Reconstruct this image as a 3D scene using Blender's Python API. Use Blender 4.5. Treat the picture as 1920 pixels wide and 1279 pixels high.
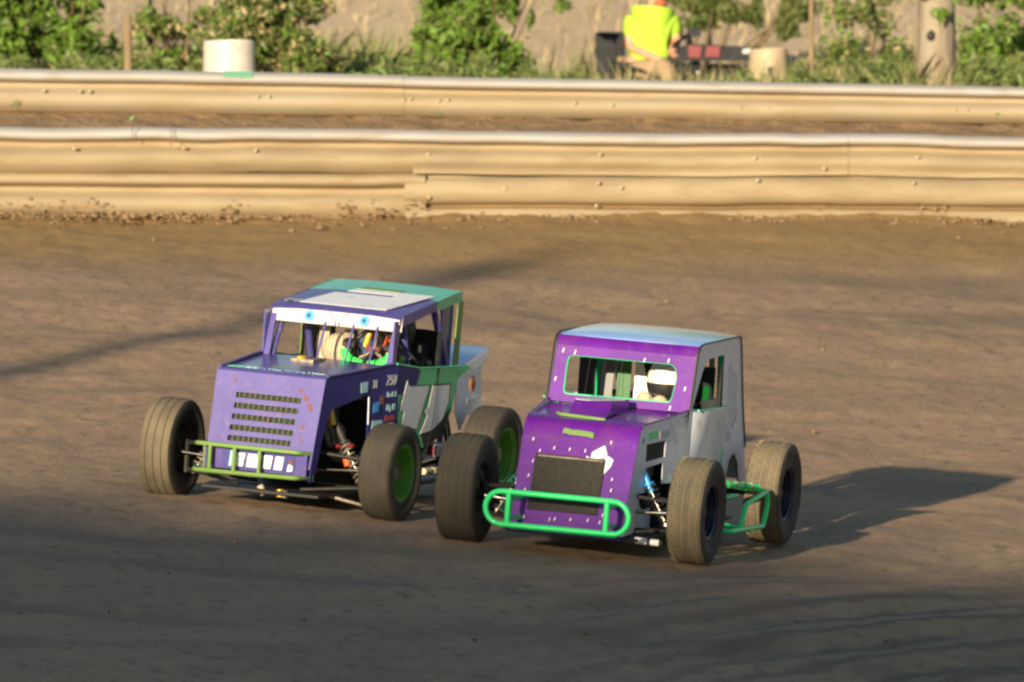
import bpy, bmesh, math, random
import numpy as np
from mathutils import Vector, Matrix
from mathutils.geometry import tessellate_polygon
random.seed(7); rng = np.random.default_rng(11)
R = math.radians
S = bpy.context.scene
for o in list(bpy.data.objects): bpy.data.objects.remove(o)

# ------------------------------------------------------------------ camera, sky, sun
F = 24800.0; YH = -600.0; PITCH = math.atan((639.5 - YH) / F); H = 4.86
cam = bpy.data.cameras.new('camera'); camo = bpy.data.objects.new('camera', cam)
S.collection.objects.link(camo); S.camera = camo
camo.location = (0, 0, H); camo.rotation_euler = (math.pi / 2 - PITCH, 0, 0)
cam.sensor_width = 36; cam.lens = F / 1920 * 36; cam.clip_start = 1; cam.clip_end = 3000
cam.dof.use_dof = True; cam.dof.focus_distance = 70.8; cam.dof.aperture_fstop = 7.5
SAZ, SEL = R(18.5), R(11.2)
tosun = Vector((-math.sin(SAZ) * math.cos(SEL), -math.cos(SAZ) * math.cos(SEL), math.sin(SEL)))
w = bpy.data.worlds.new('World'); S.world = w; w.use_nodes = True
nt = w.node_tree; sky = nt.nodes.new('ShaderNodeTexSky'); sky.sky_type = 'NISHITA'; sky.sun_disc = False
sky.sun_elevation = SEL; sky.dust_density = .3; sky.ozone_density = 1.4; sky.air_density = 1.2; sky.sun_rotation = math.atan2(tosun.x, tosun.y)
nt.links.new(sky.outputs[0], nt.nodes['Background'].inputs[0]); nt.nodes['Background'].inputs[1].default_value = 0.066
sl = bpy.data.lights.new('sun', 'SUN'); sl.energy = 5.0; sl.angle = R(0.75); sl.color = (1.0, 0.80, 0.54)
so = bpy.data.objects.new('sun', sl); S.collection.objects.link(so); so.location = (-20, -60, 20)
so.rotation_euler = tosun.to_track_quat('Z', 'Y').to_euler()
S.view_settings.view_transform = 'Standard'; S.view_settings.look = 'None'
S.view_settings.exposure = 0.95; S.view_settings.gamma = 1
S.render.resolution_x = 1024; S.render.resolution_y = 682
try: S.cycles.filter_width = 2.4
except Exception: pass

# ------------------------------------------------------------------ camera maths (where things stand)
C0 = np.array([0, 0, H]); FW = np.array([0, math.cos(PITCH), -math.sin(PITCH)]); UP = np.array([0, math.sin(PITCH), math.cos(PITCH)])
def yw(x): return 96.5 + .5 * np.clip(x, -12, 12)
def z_at(px, py, Y):
    r = (py - 639.5) / F
    h = -(Y * UP[1] + r * Y * FW[1]) / (UP[2] + r * FW[2]); return H + h
def x_at(px, Y): return (px - 960) / F * Y * 1.0008
def zw(x):
    Y = yw(x); px = 960 + F * x / Y
    return z_at(px, 405 + 8 * np.clip(px / 1920, -.6, 1.6), Y)
def near(x, y): return .018 * (y - 75) - .75 * np.tanh(x / 10)
def gz(x, y):
    Y = yw(x); t = np.clip((y - 75) / (Y - 75), 0, 1); yy = np.minimum(y, Y)
    return near(x, np.maximum(yy, 5)) + (zw(x) - near(x, Y)) * t * t * (1.5 - .5 * t)
def lattice(ix, iy, seed):
    h = (ix.astype(np.int64) * 374761393 + iy.astype(np.int64) * 668265263 + seed * 974711) & 0x7fffffff
    h = ((h ^ (h >> 13)) * 1274126177) & 0x7fffffff
    return ((h ^ (h >> 16)) & 0xffff) / 65535.0
def vn(x, y, seed=0):
    x = np.asarray(x, float); y = np.asarray(y, float)
    ix = np.floor(x); iy = np.floor(y); fx = x - ix; fy = y - iy
    fx = fx * fx * (3 - 2 * fx); fy = fy * fy * (3 - 2 * fy)
    a = lattice(ix, iy, seed); b = lattice(ix + 1, iy, seed); c = lattice(ix, iy + 1, seed); d = lattice(ix + 1, iy + 1, seed)
    return (a + (b - a) * fx) * (1 - fy) + (c + (d - c) * fx) * fy - .5

# ------------------------------------------------------------------ materials
def mat(name, col, rough=.6, metal=0, col2=None, nscale=6, lo=.4, hi=.6, stretch=(1, 1, 1), bump=0, bscale=30, bdist=.01,
        dirt=None, damt=.5, dscale=9, coat=0, spec=None, detail=6, emit=None, extra=None):
    m = bpy.data.materials.new(name); m.use_nodes = True; n = m.node_tree.nodes; L = m.node_tree.links
    b = n['Principled BSDF']; b.inputs['Roughness'].default_value = rough; b.inputs['Metallic'].default_value = metal
    if coat: b.inputs['Coat Weight'].default_value = coat; b.inputs['Coat Roughness'].default_value = .12
    if spec is not None: b.inputs['Specular IOR Level'].default_value = spec
    tc = n.new('ShaderNodeTexCoord'); mp = n.new('ShaderNodeMapping'); mp.inputs['Scale'].default_value = stretch
    L.new(tc.outputs['Object'], mp.inputs[0])
    def noise(scale, lo, hi, det=detail, src=mp):
        t = n.new('ShaderNodeTexNoise'); t.inputs['Scale'].default_value = scale; t.inputs['Detail'].default_value = det
        t.inputs['Roughness'].default_value = .6
        L.new(src.outputs[0], t.inputs['Vector'])
        r = n.new('ShaderNodeMapRange'); r.inputs[1].default_value = lo; r.inputs[2].default_value = hi
        L.new(t.outputs[0], r.inputs[0]); return r.outputs[0], t
    def mix(f, a, c):
        x = n.new('ShaderNodeMix'); x.data_type = 'RGBA'; L.new(f, x.inputs[0])
        for s, v in ((6, a), (7, c)):
            if isinstance(v, tuple): x.inputs[s].default_value = (*v, 1)
            else: L.new(v, x.inputs[s])
        return x.outputs[2]
    cur = col
    if col2: cur = mix(noise(nscale, lo, hi)[0], col, col2)
    if extra:
        for (c3, sc, l3, h3) in extra: cur = mix(noise(sc, l3, h3)[0], cur, c3)
    if dirt:
        f = noise(dscale, .62 - .3 * damt, .95 - .3 * damt)[0]
        cur = mix(f, cur, dirt)
    if isinstance(cur, tuple): b.inputs['Base Color'].default_value = (*cur, 1)
    else: L.new(cur, b.inputs['Base Color'])
    if bump:
        t = noise(bscale, 0, 1)[1]; bp = n.new('ShaderNodeBump'); bp.inputs['Strength'].default_value = bump
        bp.inputs['Distance'].default_value = bdist; L.new(t.outputs[0], bp.inputs['Height']); L.new(bp.outputs[0], b.inputs['Normal'])
    if emit: b.inputs['Emission Color'].default_value = (*emit, 1); b.inputs['Emission Strength'].default_value = 1
    return m
DUST = (.26, .19, .12)
M = {}
M['purple'] = mat('violet_paint', (.085, .006, .22), .34, 0, (.115, .008, .28), 3, coat=.35, dirt=(.17, .07, .22), damt=.2, dscale=34, extra=[((.28, .20, .26), 110, .69, .74), ((.12, .02, .20), 5, .5, .7)])
M['deep'] = mat('blue_violet_paint', (.062, .052, .25), .42, 0, (.075, .062, .29), 3, coat=.3, dirt=(.16, .11, .22), damt=.25, dscale=24, extra=[((.25, .18, .20), 90, .68, .74), ((.085, .07, .28), 5, .45, .7)])
M['navy'] = mat('indigo_paint', (.05, .05, .24), .35, 0, (.07, .07, .28), 4, coat=.4, dirt=DUST, damt=.22, dscale=22, extra=[((.22, .19, .20), 70, .65, .73)])
M['navyshade'] = mat('shaded_indigo_paint', (.018, .018, .13), .5, 0, (.025, .025, .17), 4, spec=.2, dirt=(.07, .06, .11), damt=.2, dscale=20)  # darker copy of the indigo, shade of the unlit side put into the colour
M['white'] = mat('white_paint', (.80, .81, .85), .4, dirt=DUST, damt=.15, dscale=12, coat=.3)
M['silver'] = mat('pale_panel_paint', (.72, .78, .95), .42, 0, (.76, .81, .95), 4, dirt=(.34, .27, .2), damt=.25, dscale=14, coat=.3, extra=[((.35, .28, .2), 60, .66, .73)])
M['sky'] = mat('sky_tinted_roof_paint', (.27, .45, .95), .33, 0, (.34, .50, .95), 4, dirt=(.5, .5, .5), damt=.12, dscale=8, coat=1)  # pale roof paint with the sky's blue reflection put into the base colour
M['visor'] = mat('visor_white', (.62, .62, .64), .45)
M['green'] = mat('bright_green_paint', (.02, .78, .22), .4, dirt=(.2, .5, .2), damt=.1, coat=.3)
M['green2'] = mat('mid_green_paint', (.02, .60, .22), .4, 0, (.03, .66, .27), 5, dirt=(.1, .3, .12), damt=.12, coat=.4)
M['teal'] = mat('roof_green_paint', (.06, .42, .22), .35, 0, (.08, .46, .27), 5, dirt=DUST, damt=.12, coat=.6)
M['lime'] = mat('lime_paint', (.11, .26, .035), .6, 0, (.15, .26, .075), 9, dirt=DUST, damt=.3, dscale=16)
M['rimgreen'] = mat('lime_rim_paint', (.085, .27, .025), .5, dirt=DUST, damt=.1)
M['fluo'] = mat('fluorescent_green', (.05, .95, .12), .6)
M['greenshade'] = mat('deep_green_tube_paint', (.015, .12, .03), .5)
M['greybrace'] = mat('grey_brace_paint', (.12, .13, .14), .5)
M['black'] = mat('black_plastic', (.018, .018, .02), .55)
M['dark'] = mat('dark_steel', (.018, .018, .018), .6, .1, (.035, .03, .024), 14)
M['steel'] = mat('chrome_tube', (.5, .5, .5), .28, 1.0, (.3, .27, .22), 20)
M['dirtymetal'] = mat('dusty_alloy', (.30, .27, .23), .55, .4, (.16, .13, .10), 18)
M['rubber'] = mat('tyre_sidewall_rubber', (.022, .021, .020), .75, 0, (.045, .04, .033), 10)
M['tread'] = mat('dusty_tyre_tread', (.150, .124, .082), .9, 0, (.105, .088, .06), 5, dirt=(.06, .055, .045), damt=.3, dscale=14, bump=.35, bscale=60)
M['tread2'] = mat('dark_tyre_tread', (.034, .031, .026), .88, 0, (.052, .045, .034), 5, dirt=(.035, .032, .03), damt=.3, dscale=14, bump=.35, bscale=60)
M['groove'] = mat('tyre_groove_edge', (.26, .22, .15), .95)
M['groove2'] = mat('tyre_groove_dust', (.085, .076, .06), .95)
M['navyrim'] = mat('dark_blue_rim', (.012, .013, .045), .45, .2)
M['yellow'] = mat('yellow_anodised', (.75, .45, .03), .35, .4)
M['orange'] = mat('orange_fabric', (.60, .10, .015), .6)
M['red'] = mat('red_plastic', (.16, .012, .018), .55)
M['blue'] = mat('bright_blue', (.04, .30, .75), .4, .2)
M['irisblue'] = mat('iris_blue', (.12, .38, .75), .5)
M['cream'] = mat('cream_cloth', (.50, .44, .33), .7, 0, (.42, .36, .26), 14)
M['whitecloth'] = mat('white_helmet_shell', (.85, .82, .78), .3, coat=.5)
M['meshdark'] = mat('radiator_mesh', (.014, .014, .013), .8, 0, (.028, .027, .022), 60, dirt=(.09, .075, .055), damt=.12)
M['rust'] = mat('rust_spots', (.17, .065, .045), .8)
M['greytext'] = mat('grey_lettering', (.38, .40, .44), .5)
M['whitetext'] = mat('white_lettering', (.85, .86, .86), .5, dirt=DUST, damt=.15)
M['cyantext'] = mat('pale_cyan_lettering', (.30, .52, .62), .5)
M['maroon'] = mat('maroon_sticker', (.25, .03, .04), .5)
M['emblem'] = mat('orange_brown_emblem', (.62, .25, .08), .5)
M['skin'] = mat('sunburnt_skin', (.55, .26, .17), .6, 0, (.62, .33, .22), 8)
M['beard'] = mat('reddish_beard', (.30, .10, .05), .8, bump=.5, bscale=90)
M['hivis'] = mat('hi_vis_yellow_shirt', (.40, .66, .05), .8, 0, (.34, .58, .04), 7, bump=.3, bscale=14, bdist=.02)
M['khaki'] = mat('khaki_cloth', (.34, .25, .16), .8, 0, (.28, .20, .125), 8)
M['suit'] = mat('dark_race_suit', (.02, .02, .026), .7)
M['drum'] = mat('white_plastic_drum', (.52, .50, .47), .5, 0, (.47, .44, .40), 3, dirt=DUST, damt=.1)
M['tan'] = mat('beige_plastic_drum', (.42, .34, .24), .6, 0, (.37, .30, .20), 3, dirt=DUST, damt=.2)
M['bin'] = mat('black_moulded_plastic', (.014, .016, .02), .55, 0, (.024, .027, .033), 7, spec=.15)
M['wood'] = mat('weathered_post_wood', (.27, .21, .125), .85, 0, (.18, .13, .075), 5, stretch=(4, 4, .5), bump=.6, bscale=12)
M['bark'] = mat('grey_tree_bark', (.27, .24, .19), .9, 0, (.20, .15, .105), 3, stretch=(2, 2, .35), bump=.9, bscale=8, bdist=.03)
M['stem'] = mat('shrub_stem', (.12, .09, .05), .9)
def leafmat(name, c, c2):
    m = mat(name, c, .55, 0, c2, 2.2, lo=.35, hi=.65)
    n = m.node_tree.nodes; L = m.node_tree.links; b = n['Principled BSDF']
    tr = n.new('ShaderNodeBsdfTranslucent'); tr.inputs[0].default_value = (c[0] * 1.3, c[1] * 1.3, c[2], 1)
    mx = n.new('ShaderNodeMixShader'); mx.inputs[0].default_value = .25
    L.new(b.outputs[0], mx.inputs[1]); L.new(tr.outputs[0], mx.inputs[2]); L.new(mx.outputs[0], n['Material Output'].inputs[0])
    return m
M['leafA'] = leafmat('bright_green_leaves', (.10, .20, .025), (.16, .28, .04))
M['leafB'] = leafmat('dull_green_leaves', (.08, .125, .03), (.16, .18, .06))
M['leafC'] = leafmat('lime_green_leaves', (.18, .32, .04), (.12, .23, .03))
M['grass'] = leafmat('verge_grass', (.22, .25, .10), (.36, .32, .17))
M['straw'] = leafmat('dry_grass', (.46, .38, .22), (.40, .31, .17)); M['grassg'] = leafmat('green_grass', (.15, .22, .06), (.20, .27, .08))
M['weed'] = leafmat('fresh_weed_leaves', (.08, .24, .06), (.12, .28, .07))
def railmat(name, a, b, extra, damt): return mat(name, a, .55, 0, b, 2.2, stretch=(.4, 1, 3), bump=.15, bscale=9, dirt=(.27, .18, .10), damt=damt, dscale=3.2, extra=extra)
M['beam'] = railmat('cream_guardrail_paint', (.375, .31, .205), (.32, .255, .16), [((.24, .165, .095), 14, .66, .74), ((.30, .255, .19), 1.1, .60, .75)], .25)
M['beamhi'] = railmat('pale_guardrail_paint', (.40, .345, .255), (.37, .305, .20), [((.30, .19, .10), 14, .68, .76), ((.45, .40, .32), 1.0, .58, .72)], .12)
M['beamwhite'] = railmat('white_guardrail_edge_paint', (.44, .44, .44), (.42, .40, .37), [((.33, .24, .15), 16, .66, .74)], .2)
M['beambrown'] = railmat('brown_rail_strip', (.29, .20, .11), (.22, .15, .08), [((.17, .115, .065), 10, .55, .7)], .3)  # browner strip along the rail valleys and lower edges
M['greenpaint'] = mat('green_paint_smear', (.22, .55, .36), .6)
M['clod'] = mat('dry_dirt_clods', (.25, .17, .095), .95, 0, (.18, .12, .065), 8, bump=.8, bscale=30)
M['bank'] = mat('dirt_ledge', (.30, .20, .11), .95, 0, (.23, .15, .08), 5, bump=1, bscale=16, bdist=.03)

# track surface
def track_mat():
    m = bpy.data.materials.new('packed_clay_track'); m.use_nodes = True; n = m.node_tree.nodes; L = m.node_tree.links
    b = n['Principled BSDF']; b.inputs['Roughness'].default_value = .9; b.inputs['Specular IOR Level'].default_value = .25
    tc = n.new('ShaderNodeTexCoord')
    def nz(scale, st, lo, hi, rot=0, det=6, ro=.6):
        mp = n.new('ShaderNodeMapping'); mp.inputs['Scale'].default_value = st; mp.inputs['Rotation'].default_value = (0, 0, rot)
        L.new(tc.outputs['Object'], mp.inputs[0])
        t = n.new('ShaderNodeTexNoise'); t.inputs['Scale'].default_value = scale; t.inputs['Detail'].default_value = det; t.inputs['Roughness'].default_value = ro
        L.new(mp.outputs[0], t.inputs['Vector']); r = n.new('ShaderNodeMapRange'); r.inputs[1].default_value = lo; r.inputs[2].default_value = hi
        L.new(t.outputs[0], r.inputs[0]); return r.outputs[0], t.outputs[0]
    def mix(f, a, c, mode='MIX'):
        x = n.new('ShaderNodeMix'); x.data_type = 'RGBA'; x.blend_type = mode
        if isinstance(f, float): x.inputs[0].default_value = f
        else: L.new(f, x.inputs[0])
        for s, v in ((6, a), (7, c)):
            if isinstance(v, tuple): x.inputs[s].default_value = (*v, 1)
            else: L.new(v, x.inputs[s])
        return x.outputs[2]
    c = mix(nz(.55, (.8, .7, 1), .35, .65, R(-8))[0], (.425, .285, .190), (.335, .225, .155))
    c = mix(nz(2.6, (1.2, .6, 1), .45, .68, R(-14))[0], c, (.42, .30, .175))
    c = mix(nz(8, (1.3, .5, 1), .54, .72, R(-14))[0], c, (.21, .155, .105))
    c = mix(nz(.42, (.6, 1.6, 1), .50, .66, R(-20))[0], c, (.25, .185, .13))
    c = mix(nz(26, (1.2, .5, 1), .58, .74)[0], c, (.47, .33, .20))
    # loose tan cushion of dirt near the wall
    sp = n.new('ShaderNodeSeparateXYZ'); L.new(tc.outputs['Object'], sp.inputs[0])
    a1 = n.new('ShaderNodeMath'); a1.operation = 'MULTIPLY_ADD'; a1.inputs[1].default_value = -.5; L.new(sp.outputs[0], a1.inputs[0]); L.new(sp.outputs[1], a1.inputs[2])
    a2 = n.new('ShaderNodeMath'); a2.operation = 'MULTIPLY_ADD'; a2.inputs[1].default_value = 3.0; L.new(nz(.5, (.4, 1, 1), 0, 1)[1], a2.inputs[0]); L.new(a1.outputs[0], a2.inputs[2])
    r = n.new('ShaderNodeMapRange'); r.inputs[1].default_value = 93.3; r.inputs[2].default_value = 95.6; L.new(a2.outputs[0], r.inputs[0])
    cu = mix(nz(2.5, (.4, 1, 1), .35, .7)[0], (.385, .25, .11), (.31, .20, .088))
    c = mix(r.outputs[0], c, cu)
    mp = n.new('ShaderNodeMapping'); mp.inputs['Location'].default_value = (-7.5, -62 * .62, 0); mp.inputs['Scale'].default_value = (1, .62, 0); L.new(tc.outputs['Object'], mp.inputs[0])
    wv = n.new('ShaderNodeTexWave'); wv.wave_type = 'RINGS'; wv.rings_direction = 'Z'; wv.inputs['Scale'].default_value = .95; wv.inputs['Distortion'].default_value = 2.2; wv.inputs['Detail'].default_value = 4; wv.inputs['Detail Scale'].default_value = 2.5
    L.new(mp.outputs[0], wv.inputs['Vector'])
    def mr(src, a, b_, lo=0, hi=1):
        q = n.new('ShaderNodeMapRange'); q.inputs[1].default_value = a; q.inputs[2].default_value = b_; q.inputs[3].default_value = lo; q.inputs[4].default_value = hi; L.new(src, q.inputs[0]); return q.outputs[0]
    def mul(a, b_):
        q = n.new('ShaderNodeMath'); q.operation = 'MULTIPLY'; L.new(a, q.inputs[0]); L.new(b_, q.inputs[1]); return q.outputs[0]
    c = mix(mul(mul(mr(wv.outputs['Fac'], .5, .95), mr(sp.outputs[0], -.4, 1.6, 0, .75)), mr(sp.outputs[1], 75.0, 72.0)), c, (.19, .135, .10))
    L.new(c, b.inputs['Base Color'])
    bp = n.new('ShaderNodeBump'); bp.inputs['Strength'].default_value = 1.0; bp.inputs['Distance'].default_value = .02
    L.new(nz(14, (1.2, .6, 1), 0, 1, det=8, ro=.75)[1], bp.inputs['Height']); L.new(bp.outputs[0], b.inputs['Normal'])
    return m
M['track'] = track_mat()
M['field'] = mat('dry_stubble_field', (.56, .43, .28), .95, 0, (.50, .38, .24), .5, stretch=(1, .25, 1), lo=.4, hi=.6,
                 extra=[((.62, .49, .34), 6, .5, .72), ((.26, .26, .12), .16, .60, .72), ((.36, .26, .16), 9, .62, .76)], bump=.5, bscale=7, bdist=.05)

# ------------------------------------------------------------------ mesh helpers
class MB:
    def __init__(s): s.v = []; s.f = []; s.mi = []; s.sm = []; s.mats = []
    def m(s, mt):
        if mt not in s.mats: s.mats.append(mt)
        return s.mats.index(mt)
    def add(s, vs, fs, mt, smooth=False):
        k = len(s.v); i = s.m(mt); s.v += [tuple(p) for p in vs]
        for f in fs: s.f.append([k + q for q in f]); s.mi.append(i); s.sm.append(smooth)
        return s
    def box(s, lo, hi, mt, M4=None):
        x0, y0, z0 = lo; x1, y1, z1 = hi
        vs = [Vector(p) for p in ((x0, y0, z0), (x1, y0, z0), (x1, y1, z0), (x0, y1, z0), (x0, y0, z1), (x1, y0, z1), (x1, y1, z1), (x0, y1, z1))]
        if M4: vs = [M4 @ p for p in vs]
        return s.add(vs, [(3, 2, 1, 0), (4, 5, 6, 7), (0, 1, 5, 4), (1, 2, 6, 5), (2, 3, 7, 6), (3, 0, 4, 7)], mt)
    def tube(s, pts, r, mt, closed=False, seg=10, caps=True):
        pts = [Vector(p) for p in pts]; n = len(pts)
        rs = r if isinstance(r, (list, tuple)) else [r] * n
        nrm = None; rings = []
        for i, p in enumerate(pts):
            if closed: t = pts[(i + 1) % n] - pts[i - 1]
            else: t = pts[min(i + 1, n - 1)] - pts[max(i - 1, 0)]
            t.normalize()
            if nrm is None: nrm = t.orthogonal().normalized()
            nrm = (nrm - t * nrm.dot(t)).normalized(); b = t.cross(nrm)
            rings.append([p + (nrm * math.cos(a) + b * math.sin(a)) * rs[i] for a in (2 * math.pi * k / seg for k in range(seg))])
        vs = [q for g in rings for q in g]; fs = []
        for i in range(n if closed else n - 1):
            j = (i + 1) % n
            for k in range(seg): l = (k + 1) % seg; fs.append((i * seg + k, i * seg + l, j * seg + l, j * seg + k))
        s.add(vs, fs, mt, True)
        if caps and not closed: s.add(rings[0], [tuple(range(seg))[::-1]], mt); s.add(rings[-1], [tuple(range(seg))], mt)
        return s
    def lathe(s, prof, mt, O=(0, 0, 0), ax=(0, 1, 0), seg=40, smooth=True, mts=None, a0=0, a1=2 * math.pi):
        O = Vector(O); ax = Vector(ax).normalized(); u = ax.orthogonal().normalized(); v = ax.cross(u)
        full = abs(a1 - a0 - 2 * math.pi) < 1e-6; N = seg if full else seg + 1
        ring = [[O + ax * h + (u * math.cos(a0 + (a1 - a0) * k / seg) + v * math.sin(a0 + (a1 - a0) * k / seg)) * r for k in range(N)] for r, h in prof]
        for i in range(len(prof) - 1):
            fs = [(k, (k + 1) % N, N + (k + 1) % N, N + k) for k in range(seg)]
            s.add(ring[i] + ring[i + 1], fs, mts[i] if mts else mt, smooth)
        return s
    def panel(s, O, U, V, outer, mt, holes=(), t=.006, edge=None):
        O = Vector(O); U = Vector(U).normalized(); V = Vector(V); V = (V - U * V.dot(U)).normalized(); N = U.cross(V)
        polys = [[Vector((a, b, 0)) for a, b in q] for q in [outer] + list(holes)]
        tris = tessellate_polygon(polys); flat = [p for q in polys for p in q]; n = len(flat)
        A = [O + U * p.x + V * p.y for p in flat]; B = [p - N * t for p in A]
        fs = []
        for tr in tris:
            a, b, c = tr; cr = (flat[b] - flat[a]).cross(flat[c] - flat[a]).z
            if cr < 0: a, b, c = a, c, b
            fs.append((a, b, c)); fs.append((n + c, n + b, n + a))
        s.add(A + B, fs, mt); es = []; k = 0
        for q in polys:
            m_ = len(q)
            for i in range(m_): j = (i + 1) % m_; es.append((k + i, n + k + i, n + k + j, k + j))
            k += m_
        return s.add(A + B, es, edge or mt)
    def sheet(s, rows, mt, t=.006, smooth=True, edge=None):
        nr, nc = len(rows), len(rows[0]); P = [[Vector(p) for p in r] for r in rows]; Nn = []
        for i in range(nr):
            for j in range(nc):
                a = P[min(i + 1, nr - 1)][j] - P[max(i - 1, 0)][j]; b = P[i][min(j + 1, nc - 1)] - P[i][max(j - 1, 0)]
                Nn.append(a.cross(b).normalized())
        A = [p for r in P for p in r]; B = [p + q * t for p, q in zip(A, Nn)]; n = len(A)
        fs = [(i * nc + j, (i + 1) * nc + j, (i + 1) * nc + j + 1, i * nc + j + 1) for i in range(nr - 1) for j in range(nc - 1)]
        s.add(A, fs, mt, smooth); s.add(B, [f[::-1] for f in fs], mt, smooth)
        loop = [j for j in range(nc)] + [i * nc + nc - 1 for i in range(1, nr)] + [(nr - 1) * nc + j for j in range(nc - 2, -1, -1)] + [i * nc for i in range(nr - 2, 0, -1)]
        return s.add(A + B, [(a, b, n + b, n + a) for a, b in zip(loop, loop[1:] + loop[:1])], edge or mt)
    def ball(s, c, r, mt, seg=14, rz=None, rot=None, noise=0, seed=0):
        c = Vector(c); rr = Vector(r) if not isinstance(r, (int, float)) else Vector((r, r, r)); vs = []; fs = []; rn = random.Random(seed)
        nl = seg // 2 + 1
        for i in range(nl + 1):
            th = math.pi * i / nl
            for k in range(seg):
                a = 2 * math.pi * k / seg; p = Vector((math.sin(th) * math.cos(a), math.sin(th) * math.sin(a), math.cos(th)))
                q = Vector((p.x * rr.x, p.y * rr.y, p.z * rr.z)) * (1 + noise * (rn.random() - .5))
                if rot: q = rot @ q
                vs.append(c + q)
        for i in range(nl):
            for k in range(seg): l = (k + 1) % seg; fs.append((i * seg + k, (i + 1) * seg + k, (i + 1) * seg + l, i * seg + l))
        return s.add(vs, fs, mt, True)
    def text(s, txt, O, U, V, size, mt, t=.003, shear=0, sx=1.0, align='CENTER'):
        c = bpy.data.curves.new('t', 'FONT'); c.body = txt; c.size = size; c.align_x = align; c.align_y = 'CENTER'; c.shear = shear
        c.extrude = t; c.offset = size * .012; c.resolution_u = 3
        o = bpy.data.objects.new('t', c); S.collection.objects.link(o)
        me = bpy.data.meshes.new_from_object(o.evaluated_get(bpy.context.evaluated_depsgraph_get()))
        O = Vector(O); U = Vector(U).normalized(); V = Vector(V); V = (V - U * V.dot(U)).normalized(); N = U.cross(V)
        vs = [O + U * v.co.x * sx + V * v.co.y + N * (v.co.z + t) for v in me.vertices]
        s.add(vs, [tuple(p.vertices) for p in me.polygons], mt)
        bpy.data.objects.remove(o); bpy.data.curves.remove(c); bpy.data.meshes.remove(me); return s
    def flush(s, name, parent=None):
        o = s.build(name, parent); s.__init__(); return o
    def build(s, name, parent=None):
        me = bpy.data.meshes.new(name); me.from_pydata(s.v, [], s.f)
        for mt in s.mats: me.materials.append(M[mt])
        me.polygons.foreach_set('material_index', s.mi); me.polygons.foreach_set('use_smooth', s.sm); me.update()
        o = bpy.data.objects.new(name, me); S.collection.objects.link(o)
        if parent is not None: o.parent = parent
        return o
def tag(o, label, cat=None, group=None, kind=None):
    if label: o['label'] = label
    if cat: o['category'] = cat
    if group: o['group'] = group
    if kind: o['kind'] = kind
    return o
def empty(name, loc=(0, 0, 0)):
    o = bpy.data.objects.new(name, None); S.collection.objects.link(o); o.location = loc; o.empty_display_size = .1; return o
def rnd(pts, r, n=5):
    out = []; m_ = len(pts)
    for i in range(m_):
        p = Vector(pts[i]); a = Vector(pts[i - 1]) - p; b = Vector(pts[(i + 1) % m_]) - p
        q = min(r[i] if isinstance(r, (list, tuple)) else r, a.length * .45, b.length * .45)
        if q < 1e-5: out.append(tuple(p)); continue
        s_, e = p + a.normalized() * q, p + b.normalized() * q
        for k in range(n + 1):
            t = k / n; out.append(tuple(s_ * (1 - t) ** 2 + p * 2 * t * (1 - t) + e * t * t))
    return out
def bend(pts, r, n=5):
    pts = [Vector(p) for p in pts]; out = [pts[0]]
    for i in range(1, len(pts) - 1):
        p = pts[i]; a = pts[i - 1] - p; b = pts[i + 1] - p; q = min(r, a.length * .48, b.length * .48)
        s_, e = p + a.normalized() * q, p + b.normalized() * q
        for k in range(n + 1): t = k / n; out.append(s_ * (1 - t) ** 2 + p * 2 * t * (1 - t) + e * t * t)
    return out + [pts[-1]]
def skinned(name, nodes, edges, mt, parent=None, sub=2, root=None):
    names = list(nodes); me = bpy.data.meshes.new(name)
    me.from_pydata([nodes[k][0] for k in names], [(names.index(a), names.index(b)) for a, b in edges], [])
    o = bpy.data.objects.new(name, me); S.collection.objects.link(o)
    o.modifiers.new('skin', 'SKIN'); me.skin_vertices.new() if not me.skin_vertices else None
    lay = me.skin_vertices[0].data
    for i, k in enumerate(names):
        r = nodes[k][1]; lay[i].radius = r if isinstance(r, tuple) else (r, r); lay[i].use_root = (k == (root or names[0]))
    sb = o.modifiers.new('sub', 'SUBSURF'); sb.levels = sub; sb.render_levels = sub
    dg = bpy.context.evaluated_depsgraph_get(); dg.update()
    nm = bpy.data.meshes.new_from_object(o.evaluated_get(dg)); bpy.data.objects.remove(o)
    nm.materials.clear(); nm.materials.append(M[mt])
    for p in nm.polygons: p.use_smooth = True
    o = bpy.data.objects.new(name, nm); S.collection.objects.link(o)
    if parent is not None: o.parent = parent
    return o
def hand(nodes, edges, wrist, key, d, side, up, curl=.5):
    d, side, up = Vector(d).normalized(), Vector(side).normalized(), Vector(up).normalized(); w_ = Vector(wrist)
    nodes[key + 'p'] = (tuple(w_ + d * .05), (.028, .018)); edges.append((key, key + 'p'))
    for i, (o_, l) in enumerate(((-.028, .062), (-.010, .074), (.010, .070), (.027, .055))):
        b = w_ + d * .085 + side * o_; k1, k2, k3 = (key + 'f%d%d' % (i, j) for j in range(3))
        nodes[k1] = (tuple(b), .0095); m1 = b + (d * math.cos(curl) - up * math.sin(curl)) * l * .5
        nodes[k2] = (tuple(m1), .0085); nodes[k3] = (tuple(m1 + (d * math.cos(2.2 * curl) - up * math.sin(2.2 * curl)) * l * .5), .0075)
        edges += [(key + 'p', k1), (k1, k2), (k2, k3)]
    t1 = w_ + d * .045 - side * .045 - up * .01; nodes[key + 't1'] = (tuple(t1), .011)
    nodes[key + 't2'] = (tuple(t1 + d * .035 - side * .01 - up * .02), .0095); edges += [(key + 'p', key + 't1'), (key + 't1', key + 't2')]

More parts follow.
